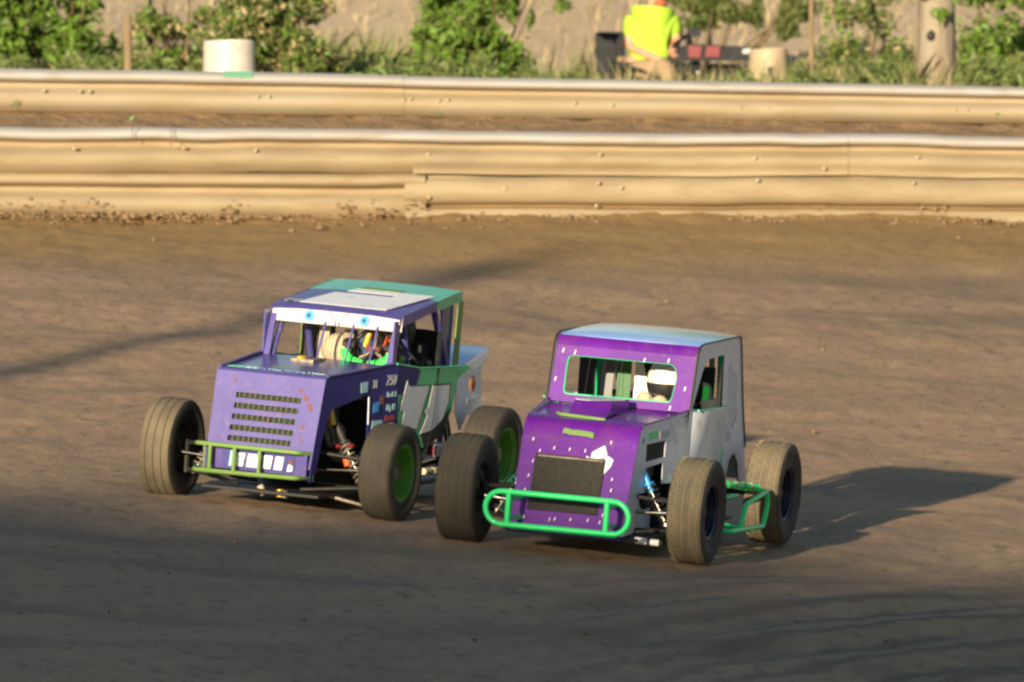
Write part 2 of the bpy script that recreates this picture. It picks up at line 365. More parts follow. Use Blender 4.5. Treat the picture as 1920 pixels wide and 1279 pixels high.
# ------------------------------------------------------------------ ground: track, ledge, field
def grid_mesh(name, X, Y, zf, mt, **k):
    xx, yy = np.meshgrid(X, Y); zz = zf(xx, yy); n, m_ = len(Y), len(X)
    V = np.stack([xx, yy, zz], -1).reshape(-1, 3)
    i = np.arange(n - 1)[:, None] * m_ + np.arange(m_ - 1)[None]; Fc = np.stack([i, i + 1, i + m_ + 1, i + m_], -1).reshape(-1, 4)
    me = bpy.data.meshes.new(name); me.vertices.add(len(V)); me.vertices.foreach_set('co', V.ravel())
    me.loops.add(Fc.size); me.loops.foreach_set('vertex_index', Fc.ravel().astype(np.int32)); me.polygons.add(len(Fc))
    me.polygons.foreach_set('loop_start', np.arange(0, Fc.size, 4, dtype=np.int32)); me.update(calc_edges=True)
    me.polygons.foreach_set('use_smooth', np.ones(len(Fc), bool)); me.materials.append(M[mt])
    o = bpy.data.objects.new(name, me); S.collection.objects.link(o); tag(o, None, kind='structure'); return o
def spaced(a, b, c, d, fine, coarse):
    return np.unique(np.concatenate([np.linspace(a, b, coarse), np.linspace(b, c, fine), np.linspace(c, d, coarse)]))
def track_z(x, t):
    # t: 0 near camera .. 1 at the wall, y follows the wall so the sheet ends along it
    return gz(x, t)
Xs = spaced(-60, -5.5, 6.0, 60, 330, 14); Ts = np.unique(np.concatenate([np.linspace(-10, 60, 20), np.linspace(60, 97.2, 560)]))
xx, tt = np.meshgrid(Xs, Ts)
bl = np.clip((tt - 60) / 37.2, 0, 1) ** 2
yy = tt + bl * (yw(xx) - 97.2 + .25)
zz = gz(xx, yy)
dw = np.clip(1 - (yw(xx) + .25 - yy) / .9, 0, 1)
ca, sa = math.cos(R(-12)), math.sin(R(-12)); u_ = xx * ca + yy * sa; v_ = -xx * sa + yy * ca
amp = .05 * vn(u_ * .5, v_ * .55, 1) + .020 * vn(u_ * 2.2, v_ * 1.3, 2) + .013 * vn(u_ * 5, v_ * 2.6, 3) + .010 * vn(u_ * 11, v_ * 5, 4) + .006 * vn(u_ * 24, v_ * 11, 5) + .004 * vn(u_ * 45, v_ * 21, 15)
cx_, cy_ = 7.5, 62.0                                   # curved wheel ruts low on the right
rr_ = np.hypot(xx - cx_, (yy - cy_) * .62); m1 = np.clip((xx + .6) / 2.0, 0, 1) * np.clip((75.0 - yy) / 2.5, 0, 1)
amp = amp + m1 * .034 * np.sin(rr_ * 9 + 3 * vn(xx, yy, 9)) * (.6 + vn(rr_ * 3, yy * .1, 8))
amp *= 1.15 + .8 * vn(xx * .3, yy * .3, 6)
amp += dw ** 2 * (.005 + .05 * np.clip(vn(xx * 6, yy * 6, 71), -.2, 1) + .035 * vn(xx * 15, yy * 13, 72) + .09 * np.clip(vn(xx * 2.2, yy * 2.2, 7) + .15, 0, 1) + .10 * np.clip(vn(xx * 1.1, yy * .3, 12) - .1, 0, 1))
zz = zz + amp * np.where(tt < 58, .3, 1)
tk = grid_mesh('track', Xs, Ts, lambda a, b: zz, 'track')
co = np.stack([xx, yy, zz], -1).reshape(-1, 3); tk.data.vertices.foreach_set('co', co.ravel()); tk.data.update()
def track_h(x, y): return float(gz(np.array(x), np.array(y)))

def line_z(x, Y, y0, y1, wob=0, seed=0):
    px = 960 + F * x / Y
    return z_at(px, y0 + (y1 - y0) * np.clip(px / 1920, -.8, 1.8), Y)
# ledge of dirt behind the lower barrier, rising to the upper rail and on to the field
Xl = spaced(-40, -5.5, 6.0, 40, 260, 12); Vl = np.concatenate([np.linspace(0, 1.5, 26), np.linspace(1.7, 6, 8)])
xl, vl = np.meshgrid(Xl, Vl); Yb = yw(xl) + .06
z1 = line_z(xl, Yb, 243, 263); z2 = line_z(xl, Yb + 1.0, 208, 231); ztop = np.full_like(z1, 0) + z2 + .03
zl = np.where(vl < 1.0, z1 - .03 + (z2 - z1 + .03) * np.clip(vl, 0, 1), z2 + (.96 - z2) * np.clip((vl - 1.2) / 4.5, 0, 1))
zl = zl + .035 * vn(xl * 4, vl * 6, 21) + .03 * vn(xl * 11, vl * 13, 22) + .015 * vn(xl * 25, vl * 30, 23)
lg = grid_mesh('dirt_bank', Xl, Vl, lambda a, b: zl, 'bank')
co = np.stack([xl, Yb + vl, zl], -1).reshape(-1, 3); lg.data.vertices.foreach_set('co', co.ravel()); lg.data.update()
def field_z(x, y): return .93 + .25 * vn(x * .05, y * .05, 31) * np.clip((y - 130) / 40, 0, 1) + .05 * vn(x * .8, y * .4, 32) + np.clip(y - 126, 0, 900) * .11
Xf = np.concatenate([np.linspace(-700, -30, 20), np.linspace(-28, 28, 120), np.linspace(30, 700, 20)])
Yf = np.concatenate([np.linspace(91, 108, 18), np.linspace(108.5, 200, 160), np.linspace(210, 1500, 30)])
def fz(x, y):
    z = field_z(x, y); d = y - (yw(x) + 4.5)
    return np.where(d < 0, z - .6 * np.clip(-d, 0, 1.5), z)
fd = grid_mesh('field', Xf, Yf, fz, 'field')
# wide ground for everything outside the track sheet
gb = MB(); gb.add([(-900, -600, -2.2), (900, -600, -2.2), (900, 91, -2.2), (-900, 91, -2.2)], [(0, 1, 2, 3)], 'bank'); gbo = gb.build('ground'); tag(gbo, None, kind='structure')

# ------------------------------------------------------------------ guardrails
PROF = [(0, -.02), (.02, .012), (.05, .055), (.10, .085), (.16, .095), (.22, .080), (.26, .045), (.29, -.005), (.33, -.028), (.38, -.028), (.43, -.012), (.47, .02), (.52, .055), (.58, .083), (.65, .097), (.72, .094), (.80, .078), (.88, .048), (.95, .01), (1.0, -.014)]
PROFM = [(v, d if v < .86 else .05) for v, d in PROF]
PROF3 = [(0, -.02), (.05, -.015), (.09, .030), (.15, .062), (.24, .088), (.33, .097), (.42, .092), (.50, .072), (.56, .045), (.59, .010), (.605, -.035), (.64, -.045), (.66, .010), (.70, .045), (.78, .075), (.88, .090), (1, .095)]
def beam(name, x0, x1, yoff, top, bot, parent, seed, dent=0, mts=('beamwhite', 'beamhi'), white=.30, zoff=0, cut=None, n=None, PR=None):
    n = n or int((x1 - x0) / .07); X = np.linspace(x0, x1, n); mb = MB(); rows = []
    prof = PR or PROF; lod = .59 if PR is PROF3 else .26
    for (v, d) in prof:
        Y = yw(X) + yoff; zt = line_z(X, Y, *top); zb = line_z(X, Y, *bot)
        z = zt + (zb - zt) * v + zoff
        ln = dent * (.045 * vn(X * .9, np.full_like(X, seed + v * 1.2), 41) + .03 * vn(X * 2.3, np.full_like(X, seed + v * 2), 42))
        lz = dent * .030 * vn(X * .8, np.full_like(X, seed * 3.3), 43) + dent * .012 * vn(X * 2.7, np.full_like(X, seed * 1.3 + v), 44)
        rows.append([(x, y - d - l, zz_ + q) for x, y, zz_, l, q in zip(X, Y, z, ln, lz)])
    for i in range(len(rows) - 1):
        mt = mts[0] if prof[i + 1][0] <= white else mts[1]
        if lod < prof[i + 1][0] < lod + .12 or (prof[i + 1][0] > .98 and PR is None): mt = 'beambrown'
        A = rows[i] + rows[i + 1]; m_ = n
        mb.add(A, [(k, k + 1, m_ + k + 1, m_ + k) for k in range(m_ - 1)], mt, True)
    bk = [[(p[0], p[1] + .005, p[2]) for p in r] for r in rows]
    for i in range(len(bk) - 1): mb.add(bk[i] + bk[i + 1], [(n + k, n + k + 1, k + 1, k) for k in range(n - 1)], mts[1], True)
    for k in (0, n - 1):
        for i in range(len(rows) - 1): mb.add([rows[i][k], rows[i + 1][k], bk[i + 1][k], bk[i][k]], [(0, 1, 2, 3)], mts[1])
    for a, b in ((0, 0), (-1, -1)): mb.add(rows[a] + bk[b], [(k, k + 1, n + k + 1, n + k) for k in range(n - 1)], mts[1])
    o = mb.build(name, parent)
    md = o.data; md.validate(); bm = bmesh.new(); bm.from_mesh(md); bmesh.ops.remove_doubles(bm, verts=bm.verts, dist=.0004)
    bmesh.ops.split_edges(bm, edges=[e for e in bm.edges if len(e.link_faces) > 1 and len({f.smooth for f in e.link_faces}) > 1]); bm.to_mesh(md); bm.free()
    return o
def bolt(parent, px, py, yoff, r=.013):
    Yb = 96.5 + yoff; x = x_at(px, Yb)
    for _ in range(4): Yb = float(yw(x)) + yoff; x = x_at(px, Yb)
    z = float(z_at(px, py, Yb - .07)); mb = MB(); y = Yb - .088
    mb.lathe([(0, -.026), (r * .55, -.024), (r, -.012), (r, .01)], 'beamhi', O=(x, y + .008, z), ax=(0, 1, 0), seg=10)
    mb.build('bolt', parent)
def xof(px, yoff=0):
    x = x_at(px, 96.5)
    for _ in range(5): x = x_at(px, float(yw(x)) + yoff)
    return x
up_ = empty('guardrail', (0, 97.5, 1.3)); tag(up_, 'single cream guardrail with a white top edge on the dirt bank before the grass', 'guardrail')
lo_ = empty('guardrail', (0, 96.5, .94)); tag(lo_, 'double-height dented cream guardrail wall standing directly on the dirt track', 'guardrail')
def at_origin(e):                                      # children keep world coordinates
    for c in e.children: c.matrix_parent_inverse = Matrix.Translation(e.location).inverted()
J = [-40, xof(-600, 1), xof(68, 1), xof(752, 1), xof(1378, 1), xof(2050, 1), 40]
for i in range(6):
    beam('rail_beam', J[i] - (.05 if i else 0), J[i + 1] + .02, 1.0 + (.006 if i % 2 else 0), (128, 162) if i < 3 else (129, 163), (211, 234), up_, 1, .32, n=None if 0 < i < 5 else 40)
for px, py in ((84, 170), (152, 171), (170, 171), (484, 181), (505, 181), (757, 188), (770, 186), (823, 188), (840, 187), (1078, 193), (1148, 197), (1388, 202), (1440, 203), (1485, 204), (1790, 206), (1812, 206)):
    bolt(up_, px, py, 1.0)
for px in (-420, 110, 495, 830, 1150, 1460, 1800, 2300):    # wooden posts behind the upper rail
    x = xof(px, 1.1); Y = float(yw(x)) + 1.16; zt = float(line_z(x, Y, 150, 182)); MB().box((x - .07, Y - .07, .6), (x + .07, Y + .07, zt), 'wood').build('post', up_)
K = [-40, xof(-500), xof(790), xof(1590), xof(2250), 40]
for i in range(5):
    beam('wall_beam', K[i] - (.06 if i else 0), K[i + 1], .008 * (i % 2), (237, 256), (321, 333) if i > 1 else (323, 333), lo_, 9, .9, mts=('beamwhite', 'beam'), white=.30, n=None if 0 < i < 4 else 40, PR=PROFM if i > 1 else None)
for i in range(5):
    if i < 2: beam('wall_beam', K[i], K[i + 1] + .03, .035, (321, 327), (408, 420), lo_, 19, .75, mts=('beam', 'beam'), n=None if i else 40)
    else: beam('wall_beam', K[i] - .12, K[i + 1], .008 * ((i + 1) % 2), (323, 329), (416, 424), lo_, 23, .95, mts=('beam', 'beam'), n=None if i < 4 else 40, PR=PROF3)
for px, py in ((140, 278), (345, 276), (480, 282), (790, 302), (803, 290), (1125, 290), (1122, 343), (947, 353), (1165, 352), (1415, 296), (1420, 338), (1118, 386), (1720, 295), (1712, 343), (805, 370), (1545, 316)):
    bolt(lo_, px, py, 0, .014)
for px in (-300, 130, 560, 1000, 1420, 1850, 2300):
    x = xof(px, .2); Y = float(yw(x)) + .17; zt = float(line_z(x, Y, 262, 275)); MB().box((x - .07, Y - .07, .3), (x + .07, Y + .07, zt), 'wood').build('post', lo_)
at_origin(up_); at_origin(lo_)
# green paint on the rail, below the white drum: its own part of the rail
mb = MB(); X = np.linspace(xof(420, 1), xof(474, 1), 8); rows = []
for v, d in [(-.03, -.012), (.0, .0), (.03, .028), (.07, .058), (.10, .067)]:
    Y = yw(X) + 1.0; zt = line_z(X, Y, 128, 162); zb = line_z(X, Y, 211, 234); rows.append([(x, y - d * 1.45 - .008, a + (b - a) * v) for x, y, a, b in zip(X, Y, zt, zb)])
mb.sheet(rows[::-1], 'greenpaint', .002); gp = mb.build('paint_smear', up_); gp.matrix_parent_inverse = Matrix.Translation(up_.location).inverted()

# ------------------------------------------------------------------ loose dirt at the wall foot
mb = MB()
for i in range(620):
    x = random.uniform(-5.2, 5.6); d = abs(random.gauss(0, .35)) + .04
    if random.random() < .3: x = random.choice([-3.4, -3.1, -2.7, -.9, 1.9, 3.0, 3.4, 2.8]) + random.gauss(0, .2)
    y = float(yw(x)) - d; r = random.choice([.006, .008, .008, .010, .013, .020]) * random.uniform(.7, 1.2)
    mb.ball((x, y, track_h(x, y) + r * .4 + .03 * max(0, 1 - d)), (r * random.uniform(.8, 1.8), r, r * .6), 'clod', seg=6, noise=.6, seed=i)
for i in range(150):
    x = random.uniform(-4, 5); y = random.uniform(66, 95); r = random.choice([.004, .006, .008, .012])
    mb.ball((x, y, track_h(x, y) + r * .1), (r * 1.3, r, r * .8), 'clod', seg=6, noise=.5, seed=i)
for i in range(1500):
    x = random.uniform(-5, 5.5)
    if float(vn(np.array(x * 1.3), np.array(3.3), 77)) < -.15: continue
    d = abs(random.gauss(0, .16)) + .06; y = float(yw(x)) - d; r = random.choice([.004, .005, .007, .009, .014]) * random.uniform(.8, 1.3)
    mb.ball((x, y, track_h(x, y) + r * .3 + .028 * max(0, 1 - d * 2.5)), (r * random.uniform(.9, 2.2), r, r * .8), 'clod', seg=5, noise=.7, seed=i)
# splashes of mud stuck to the wall's lower beam
for px0, w_, n_, y0 in ((60, 60, 60, 385), (170, 40, 40, 385), (435, 22, 24, 392), (650, 22, 22, 395), (700, 60, 40, 392), (1745, 25, 40, 395), (780, 25, 26, 385), (1540, 15, 12, 395)):
    for i in range(n_ // 2):
        px = random.gauss(px0, w_ * .6); py = y0 + random.gauss(0, 9); x = xof(px); y = float(yw(x)) - random.uniform(.03, .09)
        r = random.uniform(.003, .010); mb.ball((x, float(yw(x)) - random.uniform(.06, .078), float(z_at(px, py, y))), (r * 2.2, r * .5, r * .8), 'clod', seg=6, noise=.5, seed=i)
tag(mb.build('dirt_clods'), 'crumbled clods of dry brown dirt along the foot of the dented guardrail', 'dirt clods', kind='stuff')

# ------------------------------------------------------------------ vegetation
def quads(name, P, D, W, mt, parent=None, bendz=0):
    """leaf quads: P centre, D length vector, W width vector"""
    n = len(P); V = np.stack([P - D * .5, P + W * .5, P + D * .5, P - W * .5], 1).reshape(-1, 3)
    me = bpy.data.meshes.new(name); me.vertices.add(len(V)); me.vertices.foreach_set('co', V.ravel())
    me.loops.add(4 * n); me.loops.foreach_set('vertex_index', np.arange(4 * n, dtype=np.int32)); me.polygons.add(n)
    me.polygons.foreach_set('loop_start', np.arange(0, 4 * n, 4, dtype=np.int32)); me.update(calc_edges=True)
    for q in (mt if isinstance(mt, (list, tuple)) else [mt]): me.materials.append(M[q])
    if isinstance(mt, (list, tuple)): me.polygons.foreach_set('material_index', rng.integers(0, len(mt), n).astype(np.int32))
    o = bpy.data.objects.new(name, me); S.collection.objects.link(o)
    if parent is not None: o.parent = parent
    return o
def leaves_in(clumps, n, size, sun=0):
    P = []; 
    tot = sum(c[3] * c[4] * c[5] for c in clumps)
    for (x, y, z, a, b, c) in clumps:
        k = int(n * a * b * c / tot) + 5; q = rng.normal(size=(k * 2, 3)); q /= np.linalg.norm(q, axis=1)[:, None]
        th = np.arctan2(q[:, 2], q[:, 0]); rad = (rng.random(k * 2) ** .42) * (1 + .75 * vn(th * 2.2 + x * 5, q[:, 1] * 2 + z * 3, 55) + .5 * vn(th * 6 + z * 4, q[:, 1] * 4 + x, 56)) + .05 * rng.normal(size=k * 2)
        q *= rad[:, None]; q = q * [a, b, c] + [x, y, z]
        keep = (vn(q[:, 0] * 3.1 + 7, q[:, 2] * 3.1 + q[:, 1], 51) + vn(q[:, 0] * 7, q[:, 2] * 7 + q[:, 1] * 3, 52) * .7) > -.16
        P.append(q[keep][:k])
    P = np.concatenate(P); n = len(P); D = rng.normal(size=(n, 3)); D[:, 2] -= .25; D /= np.linalg.norm(D, axis=1)[:, None]
    W = np.cross(D, rng.normal(size=(n, 3))); W /= np.linalg.norm(W, axis=1)[:, None]; s_ = size * (.6 + .8 * rng.random(n))[:, None]
    return P, D * s_ * 1.25, W * s_ * .5
def shrub(name, label, cat, px, Y, clumps, n, size, mt, group=None, stems=7):
    """clumps in metres relative to the foot: (dx, dy, dz, rx, ry, rz)"""
    x = x_at(px, Y); zb = float(field_z(np.array(x), np.array(Y))) if Y > 100 else 1.0
    root = empty(name, (x, Y, zb)); tag(root, label, cat, group)
    P, D, W = leaves_in(clumps, int(n * 1.9), size * .72); quads('foliage', P, D, W, mt, root)
    mb = MB(); rn = random.Random(int(px))
    for i in range(stems):
        c = clumps[i % len(clumps)]; e = Vector((c[0] + rn.uniform(-.5, .5) * c[3], c[1] + rn.uniform(-.5, .5) * c[4], c[2] + rn.uniform(-.3, .6) * c[5]))
        b = Vector((c[0] * .25 + rn.uniform(-.08, .08), rn.uniform(-.08, .08), -.05)); m_ = (b + e) * .5 + Vector((rn.uniform(-.12, .12), rn.uniform(-.1, .1), .1))
        mb.tube(bend([b, m_, e], .5), [.03 - .0035 * k for k in range(len(bend([b, m_, e], .5)))], 'stem', seg=6)
    mb.build('stems', root); return root
def cl(px0, y0, px1, y1, pxc, Y, d=.5):
    """clump covering the picture box (px0..px1, y0..y1) at distance Y, relative to foot at pxc"""
    s = F / Y; zb = .95; zc = float(z_at(0, (y0 + y1) / 2, Y)) - zb
    return (((px0 + px1) / 2 - pxc) / s, 0, zc, (px1 - px0) / 2 / s, d, (y1 - y0) / 2 / s)
shrub('bush', 'dense bright green bush at the far left behind the guardrail', 'bush', 90, 112,
      [cl(-180, -260, 120, 40, 90, 112, .8), cl(60, -220, 220, 60, 90, 112, .7), cl(-150, -20, 90, 140, 90, 112, .7), cl(60, 10, 215, 130, 90, 112, .6)], 15000, .10, ('leafA', 'leafA', 'leafB', 'leafC'), 'bushes behind the guardrail', 12)
shrub('bush', 'sparse dull green shrub between the wooden post and the white drum', 'bush', 330, 109,
      [cl(245, 10, 340, 70, 330, 109, .3), cl(260, -110, 400, -20, 330, 109, .4), cl(210, 80, 380, 140, 330, 109, .3), cl(330, 10, 480, 80, 330, 109, .4)], 3000, .085, ('leafB', 'leafA', 'leafB', 'leafA', 'leafB', 'straw'), 'bushes behind the guardrail', 10)
shrub('bush', 'low dark green shrub sloping down to the right behind the white drum', 'bush', 540, 108,
      [cl(420, -60, 600, 60, 540, 108, .5), cl(480, 30, 640, 110, 540, 108, .4), cl(500, 70, 660, 140, 540, 108, .5), cl(380, 30, 520, 120, 540, 108, .5)], 6000, .085, ('leafB', 'leafB', 'leafA', 'leafB', 'leafB', 'straw'), 'bushes behind the guardrail', 10)
shrub('bush', 'upright bright green bush in the middle, left of the person in yellow', 'bush', 870, 113,
      [cl(760, -160, 1000, 20, 870, 113, .6), cl(790, -10, 960, 90, 870, 113, .6), cl(770, 60, 900, 150, 870, 113, .5), cl(860, 60, 990, 160, 870, 113, .5), cl(940, -30, 1050, 40, 870, 113, .3)], 11500, .095, ('leafA', 'leafC', 'leafB'), 'bushes behind the guardrail', 10)
shrub('bush', 'small dull green sapling with spread top behind the quad bike', 'sapling', 1305, 125,
      [cl(1260, -60, 1440, 32, 1305, 125, .3), cl(1275, 20, 1350, 52, 1305, 125, .2), cl(1400, -40, 1520, 45, 1305, 125, .3), cl(1440, 20, 1500, 70, 1305, 125, .2)], 3000, .085, ('leafB',), 'bushes behind the guardrail', 9)
shrub('bush', 'straggly shrub of thin twigs left of the thick tree trunk', 'bush', 1620, 114,
      [cl(1530, 60, 1640, 160, 1620, 114, .4), cl(1600, -40, 1700, 60, 1620, 114, .4), cl(1480, 100, 1600, 165, 1620, 114, .4), cl(1640, 60, 1720, 165, 1620, 114, .4), cl(1540, -10, 1620, 50, 1620, 114, .3)], 1700, .075, ('leafB', 'leafA', 'leafB', 'leafA', 'leafB', 'straw'), 'bushes behind the guardrail', 14)
shrub('bush', 'leafy green bush at the far right beside the thick tree trunk', 'bush', 1880, 113,
      [cl(1850, -120, 2100, 40, 1880, 113, .6), cl(1790, 40, 1900, 150, 1880, 113, .4), cl(1870, 20, 2100, 170, 1880, 113, .6), cl(1790, -40, 1880, 10, 1880, 113, .3)], 7000, .095, ('leafA', 'leafC', 'leafB'), 'bushes behind the guardrail', 10)
# thick tree at right, whose crown is above the picture
def tree(px, Y, r, h, label, crown, n, size, mt, group=None, lean=0, x=None):
    x = x_at(px, Y) if x is None else x; zb = .9; root = empty('tree', (x, Y, zb)); tag(root, label, 'tree', group)
    mb = MB(); pts = [(0, 0, -.3), (.01, 0, .3), (.0, 0, 1.2), (.02 + lean * .3, 0, h * .4), (lean, .1, h * .75), (lean, .2, h)]
    mb.tube(pts, [r * 1.25, r * 1.08, r, r * .9, r * .5, r * .15], 'bark', seg=16)
    rn = random.Random(int(h * 10 + x))
    for i in range(9):
        c = crown[i % len(crown)]; b = Vector((lean * .5, 0, h * rn.uniform(.4, .75))); e = Vector((c[0], c[1], c[2])) + Vector((rn.uniform(-.5, .5), rn.uniform(-.5, .5), rn.uniform(-.5, .5)))
        mb.tube([b, (b + e) * .5 + Vector((0, 0, .2)), e], [r * .4, r * .25, r * .06], 'bark', seg=8)
    mb.build('trunk', root); P, D, W = leaves_in(crown, n, size); quads('crown', P, D, W, mt, root); return root
tr_ = tree(1755, 110, .155, 6.5, 'thick grey tree trunk at the right behind the guardrail, crown above the picture',
     [(0, 0, 4.2, 1.9, 1.6, 1.2), (1.1, 0, 4.8, 1.4, 1.3, 1.1), (-1.0, .2, 5.2, 1.5, 1.4, 1.2), (.1, 0, 6.2, 1.5, 1.4, 1.2)], 9000, .12, ('leafC', 'leafA'))
MB().ball((-.05, -.16, 1.01), (.035, .03, .045), 'black', seg=8, noise=.3).build('knot_hole', tr_)
mb = MB(); P, D, W = leaves_in([(.09, -.3, 1.28, .13, .1, .16), (.02, -.2, 1.45, .2, .15, .12)], 260, .08); quads('low_leaves', P, D, W, ('leafC',), tr_)
# grass verge
def grass(n, x0, x1, y0, y1, h0, h1, mts, name, label, zf):
    px = rng.uniform(x0, x1, n); py = rng.uniform(y0, y1, n); tall = np.clip(.8 + vn(px * .9, py * .3, 61) * 1.1, .35, 1.3)
    h = rng.uniform(h0, h1, n) * tall; z = zf(px, py); lean = rng.normal(0, .22, (n, 2)) + [.10, 0]; w_ = rng.uniform(.004, .011, n); a = rng.uniform(0, math.pi, n)
    b0 = np.stack([px, py, z], 1); dx = np.stack([np.cos(a) * w_, np.sin(a) * w_, 0 * w_], 1)
    m_ = b0 + np.stack([lean[:, 0] * h * .3, lean[:, 1] * h * .3, h * .55], 1); t_ = b0 + np.stack([lean[:, 0] * h, lean[:, 1] * h, h], 1)
    V = np.stack([b0 - dx, b0 + dx, m_ + dx, t_, m_ - dx], 1).reshape(-1, 3)
    me = bpy.data.meshes.new(name); me.vertices.add(5 * n); me.vertices.foreach_set('co', V.ravel()); me.loops.add(5 * n); me.loops.foreach_set('vertex_index', np.arange(5 * n, dtype=np.int32))
    me.polygons.add(n); me.polygons.foreach_set('loop_start', np.arange(0, 5 * n, 5, dtype=np.int32)); me.update(calc_edges=True)
    for q in mts: me.materials.append(M[q])
    pr = np.clip(vn(px * .8, py * .5, 62) + .5 + rng.normal(0, .25, n), 0, .999); me.polygons.foreach_set('material_index', (pr * len(mts)).astype(np.int32))
    o = bpy.data.objects.new(name, me); S.collection.objects.link(o); tag(o, label, 'grass', kind='stuff'); return o
grass(60000, -7, 8, 105, 119, .25, .74, ('grassg', 'grass', 'straw', 'grass'), 'verge_grass', 'tall green and straw coloured grass growing behind the upper guardrail', lambda x, y: field_z(x, y))
grass(9000, -8, 9, 119, 150, .05, .20, ('grass', 'straw', 'straw'), 'field_grass', 'short dry grass at the edge of the tan field behind the bushes', lambda x, y: field_z(x, y))
P = []
for px0, px1, y0, y1, n_ in ((-60, 380, 95, 150, 4200), (460, 1000, 105, 160, 4800), (980, 1130, 125, 165, 900), (1480, 1715, 105, 165, 2300), (1795, 1990, 100, 165, 2400), (1290, 1480, 135, 165, 700)):
    Yv = rng.uniform(107, 113, n_); px_ = rng.uniform(px0, px1, n_); top = y1 - (y1 - y0) * np.clip(.55 + 1.3 * vn(px_ / 45, Yv * .4, 81) + .5 * vn(px_ / 15, Yv, 82), .05, 1.1)
    py_ = y1 + 25 - (y1 + 25 - top) * rng.random(n_) ** .7; P.append(np.stack([(px_ - 960) / F * Yv, Yv, z_at(0, py_, Yv)], 1))
P = np.concatenate(P); n_ = len(P); D = rng.normal(size=(n_, 3)); D[:, 2] += .6; D /= np.linalg.norm(D, axis=1)[:, None]; W = np.cross(D, rng.normal(size=(n_, 3))); W /= np.linalg.norm(W, axis=1)[:, None]
sz = (.05 + .05 * rng.random(n_))[:, None]; gcv = quads('low_weeds', P, D * sz * 1.3, W * sz * .4, ('leafB', 'grassg', 'leafB'))
tag(gcv, 'low leafy green weeds mixed in the grass just behind the upper guardrail', 'weeds', kind='stuff')
def weed(px, py, w_, n, label, dy):
    Yw = 96.5; x = xof(px, dy); Y = float(yw(x)) + dy; z = float(z_at(px, py, Y)); root = empty('weed', (x, Y, z)); tag(root, label, 'weed', 'weeds on the dirt bank')
    P, D, W = leaves_in([(0, 0, .04, w_, .05, .07)], n, .035); quads('leaves', P, D, W, ('weed',), root)
    MB().tube([(0, 0, -.05), (.01, 0, .05), (-.01, 0, .09)], .003, 'stem', seg=5).build('stem', root)
weed(22, 222, .14, 260, 'largest leafy weed under the upper guardrail at the left edge', .85)
weed(88, 238, .04, 50, 'small weed on the dirt bank near the left edge', .1)
weed(247, 250, .03, 40, 'tiny weed hanging over the lower wall left of the tall one', -.13)
weed(320, 262, .03, 70, 'taller green weed hanging over the white edge of the lower wall', -.14)
weed(828, 243, .04, 60, 'small weed on the dirt bank above the cars', .2)
weed(1605, 250, .045, 80, 'round green weed on the dirt bank right of centre', .3)
weed(1868, 240, .05, 80, 'bright green weed on the dirt bank at the right edge', .5)
# posts in the verge
def post(px, y0, Y, r, mt, label, cat, square=False):
    x = x_at(px, Y); zt = float(z_at(px, y0, Y)); root = MB(); zb = .8
    if square: root.box((-r, -r, zb), (r, r, zt), mt)
    else: root.lathe([(r * 1.05, zb), (r, (zb + zt) / 2), (r * .95, zt - .01), (r * .8, zt), (0, zt)], mt, O=(0, 0, 0), ax=(0, 0, 1), seg=14)
    o = root.build(cat.replace(' ', '_')); o.location = (x, Y, 0); tag(o, label, cat); return o
post(240, 28, 106, .034, 'wood', 'pale wooden post at the right side of the far left bush', 'fence post')
post(282, -120, 109, .017, 'bin', 'thin dark metal pole beside the pale wooden post', 'metal pole')
post(1521, -80, 112, .022, 'wood', 'thin pale wooden stake right of the beige drum', 'wooden stake')

# white drum, beige drum
def drum(px, Y, y0, r, h, mt, label):
    x = x_at(px, Y); zt = float(z_at(px, y0, Y)); o = empty('drum', (x, Y, zt - h)); tag(o, label, 'drum', 'plastic drums behind the guardrail')
    pr = [(0, 0), (r * .93, 0), (r * .97, .02), (r * .98, h * .3), (r * 1.0, h * .32), (r * 1.0, h * .35), (r * .985, h * .37), (r * .99, h * .64), (r * 1.01, h * .66), (r * 1.01, h * .69), (r * .99, h * .71), (r * .98, h * .95), (r * .95, h), (r * .88, h), (r * .87, h - .03), (0, h - .03)]
    MB().lathe(pr, mt, ax=(0, 0, 1), seg=40).build('shell', o)
    MB().lathe([(0, 0), (.03, 0), (.03, .02), (0, .02)], mt, O=(.12, .05, h - .03), ax=(0, 0, 1), seg=12).build('bung', o); return o
drum(430, 103, 76, .205, .80, 'drum', 'white plastic drum standing in the grass behind the guardrail')
dr = drum(1441, 113, 92, .168, .75, 'tan', 'beige plastic drum with a dark mark, in front of the quad bike')
mb = MB(); x0 = -.01
mb.sheet([[(.172 * math.sin(a), -.172 * math.cos(a), z) for a in (0 - .1 + .08 * k for k in range(5))] for z in (.55, .60)], 'bin', .003)
mb.panel((-.01, -.176, .50), (1, 0, 0), (0, 0, 1), [(-.06, 0), (.07, .0), (.04, .04), (.03, .11), (.0, .06), (-.05, .03)], 'bin', t=.012); mb.build('dark_mark', dr)

